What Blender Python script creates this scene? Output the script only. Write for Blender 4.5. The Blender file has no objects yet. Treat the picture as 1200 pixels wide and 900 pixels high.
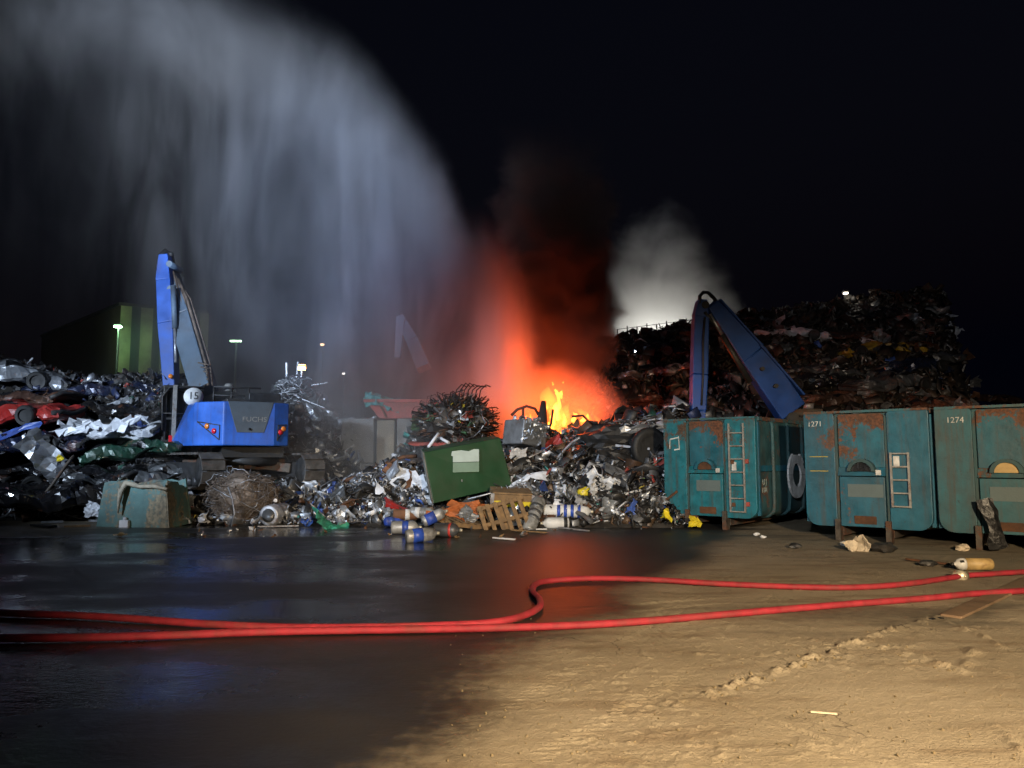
FLAME = 26.0; SPRAY = 0.52; STEAM = 0.62; SMOKE = 2.2; WHITE = 0.14; VEIL = 0.11
WARM = 15000; COOL = 27000; BEACON = 24000; CENTRE = 11500; FIRE = 450; BACK = 3000; SKY = 0.4; SPRAYL = 60000; MOUNT = 4600
import bpy, bmesh, math, random
import numpy as np
from mathutils import Vector, Matrix, Euler, Quaternion

SC = bpy.context.scene
COL = SC.collection
rnd = random.Random(7)
R = math.radians

# ------------------------------------------------------------------ camera model
F, HY = 900.0, 538.0
PITCH = math.atan((HY - 450.0) / F)
CAM = Vector((0, 0, 1.67))

def ray(px, py):
    u, v = (px - 600.0) / F, (450.0 - py) / F
    c, s = math.cos(PITCH), math.sin(PITCH)
    return Vector((u, c - v * s, s + v * c))

def at(px, py, y):
    d = ray(px, py)
    return CAM + d * (y / d.y)

def gp(px, py, z=0.0):
    d = ray(px, py)
    return CAM + d * ((z - CAM.z) / d.z)

cam = bpy.data.cameras.new('camera')
cam.sensor_width = 36.0
cam.lens = 27.0
cam.clip_start = 0.05
cam.clip_end = 6000
cob = bpy.data.objects.new('camera', cam)
COL.objects.link(cob)
cob.location = CAM
cob.rotation_euler = (R(90) + PITCH, 0, 0)
SC.camera = cob

# ------------------------------------------------------------------ node helper
class NT:
    def __init__(s, tree):
        s.t = tree
        s.n = tree.nodes
        s.l = tree.links
    def node(s, typ, **kw):
        nd = s.n.new(typ)
        for k, v in kw.items():
            setattr(nd, k, v)
        return nd
    def put(s, sock, v):
        if isinstance(v, bpy.types.NodeSocket):
            s.l.new(v, sock)
        elif v is not None:
            sock.default_value = v
    def m(s, op, a, b=None, c=None, clamp=False):
        nd = s.node('ShaderNodeMath', operation=op)
        nd.use_clamp = clamp
        s.put(nd.inputs[0], a)
        if b is not None: s.put(nd.inputs[1], b)
        if c is not None: s.put(nd.inputs[2], c)
        return nd.outputs[0]
    def ss(s, x, a, b):
        nd = s.node('ShaderNodeMapRange', interpolation_type='SMOOTHSTEP')
        s.put(nd.inputs['Value'], x)
        s.put(nd.inputs['From Min'], a); s.put(nd.inputs['From Max'], b)
        return nd.outputs['Result']
    def lin(s, x, a, b, c=0.0, d=1.0):
        nd = s.node('ShaderNodeMapRange')
        s.put(nd.inputs['Value'], x)
        for k, v in (('From Min', a), ('From Max', b), ('To Min', c), ('To Max', d)): s.put(nd.inputs[k], v)
        return nd.outputs['Result']
    def noise(s, vec, scale, detail=3.0, rough=0.55, dist=0.0):
        nd = s.node('ShaderNodeTexNoise')
        if vec is not None: s.l.new(vec, nd.inputs['Vector'])
        nd.inputs['Scale'].default_value = scale
        nd.inputs['Detail'].default_value = detail
        nd.inputs['Roughness'].default_value = rough
        nd.inputs['Distortion'].default_value = dist
        return nd.outputs[0]
    def mix(s, f, a, b):
        nd = s.node('ShaderNodeMix', data_type='RGBA')
        s.put(nd.inputs[0], f)
        s.put(nd.inputs[6], (*a, 1) if isinstance(a, tuple) and len(a) == 3 else a)
        s.put(nd.inputs[7], (*b, 1) if isinstance(b, tuple) and len(b) == 3 else b)
        return nd.outputs[2]
    def scalevec(s, vec, sc, loc=(0, 0, 0)):
        nd = s.node('ShaderNodeMapping')
        s.l.new(vec, nd.inputs['Vector'])
        nd.inputs['Scale'].default_value = sc
        nd.inputs['Location'].default_value = loc
        return nd.outputs[0]
    def curve(s, x, pts):
        nd = s.node('ShaderNodeFloatCurve')
        c = nd.mapping.curves[0]
        while len(c.points) < len(pts):
            c.points.new(0.5, 0.5)
        for p, (a, b) in zip(c.points, pts):
            p.location = (a, b); p.handle_type = 'AUTO'
        nd.mapping.update()
        s.put(nd.inputs['Value'], x)
        return nd.outputs[0]

def newmat(name):
    m = bpy.data.materials.new(name)
    m.use_nodes = True
    k = NT(m.node_tree)
    m.node_tree.nodes.clear()
    out = k.node('ShaderNodeOutputMaterial')
    return m, k, out

def surf(name, col, rough=0.6, metal=0.0, var=0.35, scale=6.0, rust=0.0, rust_lo=0.5, dirt=0.0, bump=0.15, bscale=25.0,
         tint=0.0, rustcol=(0.11, 0.040, 0.017), dirtcol=(0.06, 0.045, 0.03), coat=0.0, vert=1.0, rtop=0.0, streak=0.0):
    """painted / bare surface with mottling, rust blotches, grime and fine bumps"""
    m, k, out = newmat(name)
    b = k.node('ShaderNodeBsdfPrincipled')
    k.l.new(b.outputs[0], out.inputs[0])
    tc = k.node('ShaderNodeTexCoord').outputs['Object']
    oi = k.node('ShaderNodeObjectInfo').outputs['Random']
    off = k.node('ShaderNodeVectorMath', operation='ADD')
    cmb = k.node('ShaderNodeCombineXYZ')
    mm = k.m('MULTIPLY', oi, 57.0)
    for i in range(3): k.l.new(mm, cmb.inputs[i])
    k.l.new(tc, off.inputs[0]); k.l.new(cmb.outputs[0], off.inputs[1])
    v = off.outputs[0]
    n1 = k.noise(v, scale, 5, 0.6)
    f = k.lin(n1, 0.3, 0.7, 0.0, 1.0)
    lo = tuple(c * (1 - var) for c in col); hi = tuple(min(1, c * (1 + var * 0.6)) for c in col)
    c = k.mix(f, lo, hi)
    if tint:
        h = k.node('ShaderNodeHueSaturation')
        k.l.new(c, h.inputs['Color'])
        k.l.new(k.lin(oi, 0, 1, 1 - tint, 1 + tint), h.inputs['Value'])
        c = h.outputs[0]
    rf = None
    vv = k.scalevec(v, (1, 1, vert)) if vert != 1.0 else v
    if rust:
        n2 = k.noise(vv, scale * 0.55, 7, 0.68, 0.3)
        n3 = k.noise(v, scale * 7, 3, 0.6)
        if rtop:
            sp_ = k.node('ShaderNodeSeparateXYZ'); k.l.new(tc, sp_.inputs[0])
            n2 = k.m('ADD', n2, k.m('SUBTRACT', k.lin(sp_.outputs[2], 1.5, 2.6, 0, rtop), rtop * .35))
        rf = k.ss(k.m('ADD', n2, k.m('MULTIPLY', k.m('SUBTRACT', n3, 0.5), 0.25)), rust_lo, rust_lo + 0.07)
        rf = k.m('MULTIPLY', rf, rust)
        rc = k.mix(k.lin(n3, 0.35, 0.65), tuple(x * 0.5 for x in rustcol), tuple(x * 1.5 for x in rustcol))
        c = k.mix(rf, c, rc)
    if dirt:
        n4 = k.noise(vv, scale * 0.4, 5, 0.7)
        df = k.m('MULTIPLY', k.ss(n4, 0.42, 0.68), dirt)
        c = k.mix(df, c, dirtcol)
    if streak:
        n5 = k.noise(k.scalevec(v, (9, 9, .55)), 1.0, 5, .65)
        c = k.mix(k.m('MULTIPLY', k.ss(n5, .48, .68), streak), c, dirtcol)
        n6 = k.noise(v, 14, 4, .7)
        c = k.mix(k.m('MULTIPLY', k.ss(n6, .62, .68), streak), c, (.03, .022, .016))
    k.l.new(c, b.inputs['Base Color'])
    r = k.lin(n1, 0.3, 0.7, rough - 0.1, min(1, rough + 0.14))
    if rf is not None: r = k.m('ADD', r, k.m('MULTIPLY', rf, 0.3), clamp=True)
    k.l.new(r, b.inputs['Roughness'])
    if metal:
        k.put(b.inputs['Metallic'], k.m('MULTIPLY', k.m('SUBTRACT', 1.0, rf), metal) if rf is not None else metal)
    if coat: b.inputs['Coat Weight'].default_value = coat
    if bump:
        bp = k.node('ShaderNodeBump')
        bp.inputs['Strength'].default_value = bump
        bp.inputs['Distance'].default_value = 0.03
        k.l.new(k.noise(v, bscale, 4, 0.6), bp.inputs['Height'])
        k.l.new(bp.outputs[0], b.inputs['Normal'])
    return m

def glow(name, col, strength):
    m, k, out = newmat(name)
    e = k.node('ShaderNodeEmission')
    e.inputs[0].default_value = (*col, 1); e.inputs[1].default_value = strength
    k.l.new(e.outputs[0], out.inputs[0])
    return m

# ------------------------------------------------------------------ mesh builder
class MB:
    def __init__(s):
        s.v, s.f, s.mi, s.sm = [], [], [], []
    def add(s, vs, fs, mi=0, smooth=False):
        o = len(s.v)
        s.v.extend(tuple(p) for p in vs)
        for f in fs:
            s.f.append(tuple(i + o for i in f)); s.mi.append(mi); s.sm.append(smooth)
        return s
    def box(s, c, size, rot=None, mi=0, top=(1, 1)):
        hx, hy, hz = size[0] / 2, size[1] / 2, size[2] / 2
        P = []
        for z in (-hz, hz):
            k = top if z > 0 else (1, 1)
            for x, y in ((-hx, -hy), (hx, -hy), (hx, hy), (-hx, hy)):
                P.append(Vector((x * k[0], y * k[1], z)))
        if rot is not None:
            M = rot if isinstance(rot, Matrix) else Euler(rot).to_matrix()
            P = [M @ p for p in P]
        P = [p + Vector(c) for p in P]
        return s.add(P, [(3, 2, 1, 0), (4, 5, 6, 7), (0, 1, 5, 4), (1, 2, 6, 5), (2, 3, 7, 6), (3, 0, 4, 7)], mi)
    def bar(s, a, b, w, h=None, mi=0, up=(0, 0, 1), taper=1.0):
        a, b = Vector(a), Vector(b); h = h or w
        d = (b - a).normalized()
        u = Vector(up)
        if abs(d.dot(u)) > 0.97: u = Vector((0, 1, 0))
        x = d.cross(u).normalized(); z = x.cross(d)
        P = []
        for p, k in ((a, 1), (b, taper)):
            for i, j in ((-1, -1), (1, -1), (1, 1), (-1, 1)):
                P.append(p + x * (i * w / 2 * k) + z * (j * h / 2 * k))
        return s.add(P, [(0, 1, 2, 3), (7, 6, 5, 4), (0, 4, 5, 1), (1, 5, 6, 2), (2, 6, 7, 3), (3, 7, 4, 0)], mi)
    def tube(s, pts, r, n=8, mi=0, caps=True, closed=False, flat=1.0):
        pts = [Vector(p) for p in pts]
        m = len(pts)
        rs = r if isinstance(r, (list, tuple)) else [r] * m
        base = len(s.v)
        ref = None
        V = []
        for i, p in enumerate(pts):
            if closed: d = pts[(i + 1) % m] - pts[i - 1]
            else: d = pts[min(i + 1, m - 1)] - pts[max(i - 1, 0)]
            d.normalize()
            if ref is None:
                ref = Vector((0, 0, 1)) if abs(d.z) < 0.9 else Vector((1, 0, 0))
            x = d.cross(ref)
            if x.length < 1e-4: x = d.orthogonal()
            x.normalize(); z = x.cross(d).normalized(); ref = z
            for k in range(n):
                a = 2 * math.pi * k / n
                V.append(p + x * (math.cos(a) * rs[i]) + z * (math.sin(a) * rs[i] * flat))
        Fs = []
        for i in range(m if closed else m - 1):
            j = (i + 1) % m
            for k in range(n):
                k2 = (k + 1) % n
                Fs.append((i * n + k, i * n + k2, j * n + k2, j * n + k))
        s.add(V, Fs, mi, True)
        if caps and not closed:
            o = base
            s.f.append(tuple(o + k for k in reversed(range(n)))); s.mi.append(mi); s.sm.append(False)
            s.f.append(tuple(o + (m - 1) * n + k for k in range(n))); s.mi.append(mi); s.sm.append(False)
        return s
    def lathe(s, prof, n=20, mi=0, axis='z', c=(0, 0, 0), smooth=True):
        """prof: (radius, height) pairs along the axis"""
        V, Fs = [], []
        for r, h in prof:
            for k in range(n):
                a = 2 * math.pi * k / n
                x, y = r * math.cos(a), r * math.sin(a)
                p = {'z': (x, y, h), 'x': (h, x, y), 'y': (y, h, x)}[axis]
                V.append(Vector(p) + Vector(c))
        m = len(prof)
        for i in range(m - 1):
            for k in range(n):
                k2 = (k + 1) % n
                Fs.append((i * n + k, i * n + k2, (i + 1) * n + k2, (i + 1) * n + k))
        s.add(V, Fs, mi, smooth)
        o = len(s.v) - m * n
        s.f.append(tuple(o + k for k in reversed(range(n)))); s.mi.append(mi); s.sm.append(False)
        s.f.append(tuple(o + (m - 1) * n + k for k in range(n))); s.mi.append(mi); s.sm.append(False)
        return s
    def prism(s, poly, a, b, axis='y', mi=0):
        """poly in the plane across the axis, extruded from a to b"""
        n = len(poly)
        def P(p, t): return {'y': (p[0], t, p[1]), 'x': (t, p[0], p[1]), 'z': (p[0], p[1], t)}[axis]
        V = [P(p, a) for p in poly] + [P(p, b) for p in poly]
        Fs = [tuple(reversed(range(n))), tuple(range(n, 2 * n))]
        for i in range(n):
            j = (i + 1) % n
            Fs.append((i, j, n + j, n + i))
        return s.add(V, Fs, mi)
    def mesh(s, name, mats):
        me = bpy.data.meshes.new(name)
        me.from_pydata(s.v, [], s.f)
        for m in (mats if isinstance(mats, (list, tuple)) else [mats]): me.materials.append(m)
        me.polygons.foreach_set('material_index', s.mi)
        me.polygons.foreach_set('use_smooth', s.sm)
        bm = bmesh.new(); bm.from_mesh(me)
        bmesh.ops.recalc_face_normals(bm, faces=bm.faces)
        bm.to_mesh(me); bm.free()
        me.update()
        return me
    def build(s, name, mats, parent=None, bevel=0.0, loc=None, rot=None):
        o = bpy.data.objects.new(name, s.mesh(name, mats))
        COL.objects.link(o)
        if parent is not None: o.parent = parent
        if loc is not None: o.location = loc
        if rot is not None: o.rotation_euler = rot
        if bevel:
            b = o.modifiers.new('edge', 'BEVEL'); b.width = bevel; b.segments = 2; b.limit_method = 'ANGLE'; b.angle_limit = R(40)
        return o

def tag(o, label=None, cat=None, group=None, kind=None):
    if label: o['label'] = label
    if cat: o['category'] = cat
    if group: o['group'] = group
    if kind: o['kind'] = kind
    return o

def thing(name, label, cat, loc=(0, 0, 0), rot=(0, 0, 0), group=None):
    o = bpy.data.objects.new(name, None)
    COL.objects.link(o)
    o.empty_display_size = 0.2
    o.location = loc; o.rotation_euler = rot
    return tag(o, label, cat, group)

def link(name, me, parent=None):
    o = bpy.data.objects.new(name, me)
    COL.objects.link(o)
    if parent is not None: o.parent = parent
    return o

def copy_tree(o, parent=None):
    c = o.copy(); COL.objects.link(c)
    if parent is not None: c.parent = parent
    for ch in list(o.children): copy_tree(ch, c)
    return c

def lettering(name, s, size, mat, parent, loc, rot=(R(90), 0, 0), sx=1.0):
    cu = bpy.data.curves.new(name, 'FONT')
    cu.body = s; cu.size = size; cu.extrude = 0.002; cu.align_x = 'CENTER'; cu.align_y = 'CENTER'
    cu.materials.append(mat)
    tmp = bpy.data.objects.new(name, cu); COL.objects.link(tmp)
    bpy.context.view_layer.update()
    me = bpy.data.meshes.new_from_object(tmp.evaluated_get(bpy.context.evaluated_depsgraph_get()))
    bpy.data.objects.remove(tmp)
    me.name = name
    if not me.materials: me.materials.append(mat)
    o = link(name, me, parent)
    o.location = loc; o.rotation_euler = rot; o.scale = (sx, 1, 1)
    return o

# ------------------------------------------------------------------ value noise in numpy
class VN:
    def __init__(s, seed):
        s.t = np.random.RandomState(seed).rand(256, 256)
    def __call__(s, x, y, scale):
        x = np.asarray(x) / scale + 71.3; y = np.asarray(y) / scale + 23.7
        xi, yi = np.floor(x).astype(int), np.floor(y).astype(int)
        fx, fy = x - xi, y - yi
        fx = fx * fx * (3 - 2 * fx); fy = fy * fy * (3 - 2 * fy)
        t = s.t
        a, b = t[xi % 256, yi % 256], t[(xi + 1) % 256, yi % 256]
        c, d = t[xi % 256, (yi + 1) % 256], t[(xi + 1) % 256, (yi + 1) % 256]
        return (a + (b - a) * fx) * (1 - fy) + (c + (d - c) * fx) * fy - 0.5
    def fbm(s, x, y, scale, o=4, g=0.5):
        r = 0; a = 1.0
        for i in range(o):
            r = r + a * s(np.asarray(x) + 13.1 * i, np.asarray(y) + 7.7 * i, scale / 2 ** i); a *= g
        return r
vn = VN(3)
def sst(a, b, x):
    t = np.clip((np.asarray(x, float) - a) / (b - a), 0, 1)
    return t * t * (3 - 2 * t)

# ------------------------------------------------------------------ materials
M = {}
M['teal'] = surf('teal_paint', (0.010, 0.105, 0.165), 0.5, 0, 0.35, 2.2, rust=0.9, rust_lo=0.585, dirt=0.35, vert=0.35, rtop=.10, streak=.45, bump=.45, bscale=3.2)
M['teal_rusty'] = surf('teal_paint_rusty', (0.010, 0.105, 0.155), 0.55, 0, 0.4, 2.6, rust=0.95, rust_lo=0.53, dirt=0.3, vert=0.7, rtop=.26, streak=.45, bump=.45, bscale=3.2)
M['teal_flaking'] = surf('teal_paint_flaking', (0.010, 0.145, 0.19), 0.5, 0, 0.3, 4.5, rust=0.95, rust_lo=0.57, dirt=0.25, vert=0.8, rustcol=(.07, .035, .018), rtop=.12, streak=.6, bump=.45, bscale=3.2)
M['teal_dirty'] = surf('teal_paint_grimy', (0.024, 0.105, 0.132), 0.6, 0, 0.4, 2.2, rust=0.9, rust_lo=0.57, dirt=0.5, vert=0.4, rtop=.12, streak=.5, bump=.45, bscale=3.2)
M['teal_dark'] = surf('teal_side', (0.022, 0.075, 0.085), 0.65, 0, 0.4, 2.5, rust=0.8, rust_lo=0.57, dirt=0.6, vert=0.4)
M['rust'] = surf('rusty_steel', (0.11, 0.05, 0.025), 0.85, 0.2, 0.6, 5)
M['steel_dirty'] = surf('grimy_steel', (0.09, 0.075, 0.06), 0.6, 0.4, 0.5, 6, rust=0.7, rust_lo=0.5)
M['ladder'] = surf('ladder_steel', (0.30, 0.29, 0.27), 0.5, 0.3, 0.3, 10, rust=0.6, rust_lo=0.56)
M['white'] = surf('white_paint', (0.62, 0.62, 0.60), 0.5, 0, 0.3, 5, dirt=0.55)
M['white_clean'] = surf('white_clean', (0.68, 0.68, 0.67), 0.5, 0, 0.15, 5, dirt=0.35)
M['paper'] = surf('pale_plate', (0.10, 0.135, 0.14), 0.7, 0, 0.15, 3)
M['paper_white'] = surf('paper_notice', (0.40, 0.47, 0.42), 0.7, 0, 0.12, 3)
M['paper_green'] = surf('paper_notice_dirty', (0.17, 0.25, 0.18), 0.7, 0, 0.12, 3)
M['blue'] = surf('blue_machine', (0.025, 0.125, 0.52), 0.42, 0, 0.28, 1.4, dirt=0.42, streak=.28, bump=0.04, coat=0.3)
M['blue_dull'] = surf('blue_boom', (0.010, 0.062, 0.28), 0.5, 0, 0.25, 1.4, dirt=0.3, bump=0.05)
M['dimmed_blue_stick'] = surf('dimmed_blue_stick', (0.018, 0.08, 0.34), 0.5, 0, 0.3, 1.6, dirt=0.45, bump=0.05)  # machine blue darkened; the stick's weaker light is put into the colour
M['hazed_slate'] = surf('hazed_blue_boom', (0.075, 0.115, 0.16), 0.55, 0, 0.3, 2, dirt=0.4)  # machine blue greyed; dim light and haze on the boom put into colour
M['grille'] = surf('grey_panel', (0.085, 0.10, 0.115), 0.55, 0, 0.2, 3, dirt=0.2)
M['dark'] = surf('dark_steel', (0.035, 0.035, 0.036), 0.5, 0.3, 0.5, 5, dirt=0.4)
M['black'] = surf('black_rubber', (0.012, 0.012, 0.012), 0.6, 0, 0.4, 8)
M['near_black'] = surf('near_black_paint', (0.006, 0.006, 0.007), 0.35, 0, 0.4, 8, bump=0.3)  # paints shade into recesses and openings; also plain black scrap
M['track'] = surf('track_steel', (0.12, 0.11, 0.10), 0.55, 0.4, 0.5, 5, rust=0.4, rust_lo=0.56, dirt=0.5)
M['glass'] = surf('dark_glass', (0.01, 0.012, 0.014), 0.08, 0, 0.3, 4, bump=0)
M['amber'] = surf('amber_lens', (0.75, 0.22, 0.03), 0.2, 0, 0.1, 9, bump=0)
M['redlens'] = surf('red_lens', (0.65, 0.02, 0.03), 0.2, 0, 0.1, 9, bump=0)
M['red_paint'] = surf('red_paint', (0.34, 0.02, 0.018), 0.35, 0, 0.3, 2, dirt=0.4, coat=0.4)
M['red_dull'] = surf('faded_red', (0.34, 0.06, 0.045), 0.6, 0, 0.35, 2.5, rust=0.7, rust_lo=0.55, dirt=0.5)
M['green'] = surf('green_paint', (0.008, 0.048, 0.015), 0.5, 0, 0.16, 1.6, dirt=0.22, bump=0.04)
M['green_dull'] = surf('green_faded', (0.05, 0.13, 0.06), 0.6, 0, 0.4, 3, dirt=0.5)
M['grey_edge'] = surf('grey_edge', (0.20, 0.20, 0.17), 0.6, 0, 0.35, 4, rust=0.5, rust_lo=0.54, dirt=0.4)
M['silver'] = surf('silver_sheet', (0.55, 0.57, 0.60), 0.36, 0.75, 0.35, 3, dirt=0.35, tint=0.35, bump=0.2, bscale=9)
M['grey'] = surf('grey_sheet', (0.16, 0.165, 0.17), 0.42, 0.4, 0.4, 3, rust=0.4, rust_lo=0.56, dirt=0.4, tint=0.5, bump=0.2, bscale=9)
M['whitesheet'] = surf('white_sheet', (0.66, 0.68, 0.72), 0.45, 0, 0.25, 2.5, dirt=0.4, tint=0.15, bump=0.15, bscale=9)
M['rustsheet'] = surf('rusty_sheet', (0.13, 0.06, 0.03), 0.8, 0.2, 0.5, 4, tint=0.5, bump=0.25)
M['bluesheet'] = surf('blue_sheet', (0.03, 0.07, 0.26), 0.4, 0, 0.4, 3, dirt=0.4, tint=0.3, bump=0.2, bscale=9)
M['darkblue_car'] = surf('navy_car', (0.012, 0.018, 0.045), 0.25, 0.3, 0.5, 2, rust=0.5, rust_lo=0.6, dirt=0.35, bump=0.3, bscale=7, coat=0.6)
M['black_car'] = surf('black_car', (0.012, 0.012, 0.014), 0.25, 0.3, 0.5, 2, rust=0.5, rust_lo=0.6, dirt=0.4, bump=0.3, bscale=7, coat=0.6)
M['silver_car'] = surf('silver_car', (0.36, 0.38, 0.41), 0.3, 0.6, 0.4, 2, rust=0.5, rust_lo=0.6, dirt=0.4, bump=0.3, bscale=7, coat=0.4)
M['grey_car'] = surf('grey_car', (0.09, 0.095, 0.10), 0.3, 0.4, 0.5, 2, rust=0.5, rust_lo=0.58, dirt=0.4, bump=0.3, bscale=7, coat=0.4)
M['white_car'] = surf('white_car', (0.62, 0.64, 0.68), 0.35, 0, 0.3, 2, rust=0.5, rust_lo=0.62, dirt=0.4, bump=0.2, bscale=7, coat=0.3)
M['green_car'] = surf('green_car', (0.012, 0.045, 0.028), 0.3, 0.2, 0.5, 2, rust=0.5, rust_lo=0.58, dirt=0.4, bump=0.3, bscale=7, coat=0.5)
M['yellow_car'] = surf('yellow_car', (0.42, 0.25, 0.02), 0.4, 0, 0.4, 2, rust=0.6, rust_lo=0.55, dirt=0.4, bump=0.3, bscale=7)
M['brown_car'] = surf('brown_car', (0.07, 0.035, 0.025), 0.45, 0.2, 0.5, 2, rust=0.7, rust_lo=0.5, dirt=0.4, bump=0.3, bscale=7)
M['wood'] = surf('pallet_wood', (0.24, 0.145, 0.065), 0.8, 0, 0.45, 7, dirt=0.35)
M['wood_orange'] = surf('orange_board', (0.48, 0.13, 0.03), 0.65, 0, 0.4, 6, dirt=0.3)
M['yellow'] = surf('yellow_plastic', (0.70, 0.55, 0.02), 0.45, 0, 0.2, 5, dirt=0.2)
M['lime'] = surf('lime_plastic', (0.20, 0.60, 0.05), 0.45, 0, 0.2, 5)
M['label_blue'] = surf('blue_label', (0.025, 0.075, 0.42), 0.45, 0, 0.3, 6, dirt=0.5, bump=0)
M['label_red'] = surf('red_label', (0.50, 0.04, 0.03), 0.4, 0, 0.2, 6, dirt=0.2, bump=0)
M['bottle'] = surf('bottle_steel', (0.40, 0.40, 0.39), 0.4, 0.3, 0.35, 6, dirt=0.7, bump=0.05)
M['bottle_tan'] = surf('tan_cylinder', (0.44, 0.30, 0.12), 0.5, 0, 0.3, 6, rust=0.4, rust_lo=0.58, dirt=0.3, bump=0.08)
M['bag'] = surf('white_bag', (0.70, 0.71, 0.72), 0.35, 0, 0.2, 3, dirt=0.3, bump=0.4, bscale=10)
M['tarp_teal'] = surf('teal_tarp', (0.05, 0.27, 0.27), 0.45, 0, 0.3, 3, dirt=0.3, bump=0.3, bscale=8)
M['tarp_green'] = surf('green_net', (0.04, 0.30, 0.20), 0.6, 0, 0.4, 5, dirt=0.4, bump=0.5, bscale=20)
M['concrete'] = surf('concrete_block', (0.20, 0.20, 0.20), 0.85, 0, 0.4, 2, dirt=0.55, bump=0.3)
M['concrete_tan'] = surf('concrete_tan', (0.24, 0.205, 0.15), 0.85, 0, 0.4, 2, dirt=0.5, bump=0.3)
M['wire'] = surf('tangled_wire', (0.17, 0.13, 0.10), 0.6, 0.5, 0.6, 5, bump=0)
M['wire_silver'] = surf('silver_wire', (0.42, 0.43, 0.45), 0.4, 0.7, 0.5, 5, bump=0)
M['wire_black'] = surf('black_wire', (0.03, 0.025, 0.022), 0.5, 0.3, 0.6, 5, bump=0)
M['pipe'] = surf('grey_pipe', (0.30, 0.30, 0.31), 0.45, 0.5, 0.4, 6, rust=0.5, rust_lo=0.52, tint=0.5, bump=0.05)
M['hose'] = surf('red_hose', (0.33, 0.018, 0.032), 0.66, 0, 0.35, 7, dirt=0.65, bump=0.35, bscale=120, dirtcol=(0.16, 0.035, 0.03))
M['brass'] = surf('pale_coupling', (0.62, 0.56, 0.42), 0.4, 0.5, 0.2, 12, dirt=0.3)
M['rag'] = surf('cream_rag', (0.62, 0.52, 0.38), 0.9, 0, 0.3, 8, dirt=0.3, bump=0.4, bscale=30)
M['plank'] = surf('brown_steel_plate', (0.20, 0.13, 0.08), 0.6, 0.1, 0.35, 3, dirt=0.4, dirtcol=(0.16, 0.11, 0.06))
M['soil'] = surf('black_soil', (0.022, 0.018, 0.015), 0.85, 0, 0.6, 3, bump=0.8, bscale=6)
M['char'] = surf('charred_post', (0.02, 0.014, 0.012), 0.9, 0, 0.5, 5)
M['yellow_mark'] = surf('yellow_mark', (0.45, 0.32, 0.03), 0.7, 0, 0.2, 5)
M['teal_tank'] = surf('corroded_teal', (0.10, 0.20, 0.19), 0.6, 0.2, 0.4, 1.6, rust=0.8, rust_lo=0.47, dirt=0.6, rustcol=(0.20, 0.15, 0.09), vert=0.5)
M['cement'] = surf('hardened_foam', (0.36, 0.32, 0.24), 0.8, 0, 0.4, 6, bump=0.4)
# ------------------------------------------------------------------ ground
def poly_dist(px, py, pts):
    best = np.full(px.shape, 1e9)
    for (ax, ay), (bx, by) in zip(pts[:-1], pts[1:]):
        dx, dy = bx - ax, by - ay
        t = np.clip(((px - ax) * dx + (py - ay) * dy) / (dx * dx + dy * dy), 0, 1)
        best = np.minimum(best, np.hypot(px - ax - t * dx, py - ay - t * dy))
    return best

def pxl(lst):
    return [tuple(gp(*p)[:2]) for p in lst]

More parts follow.
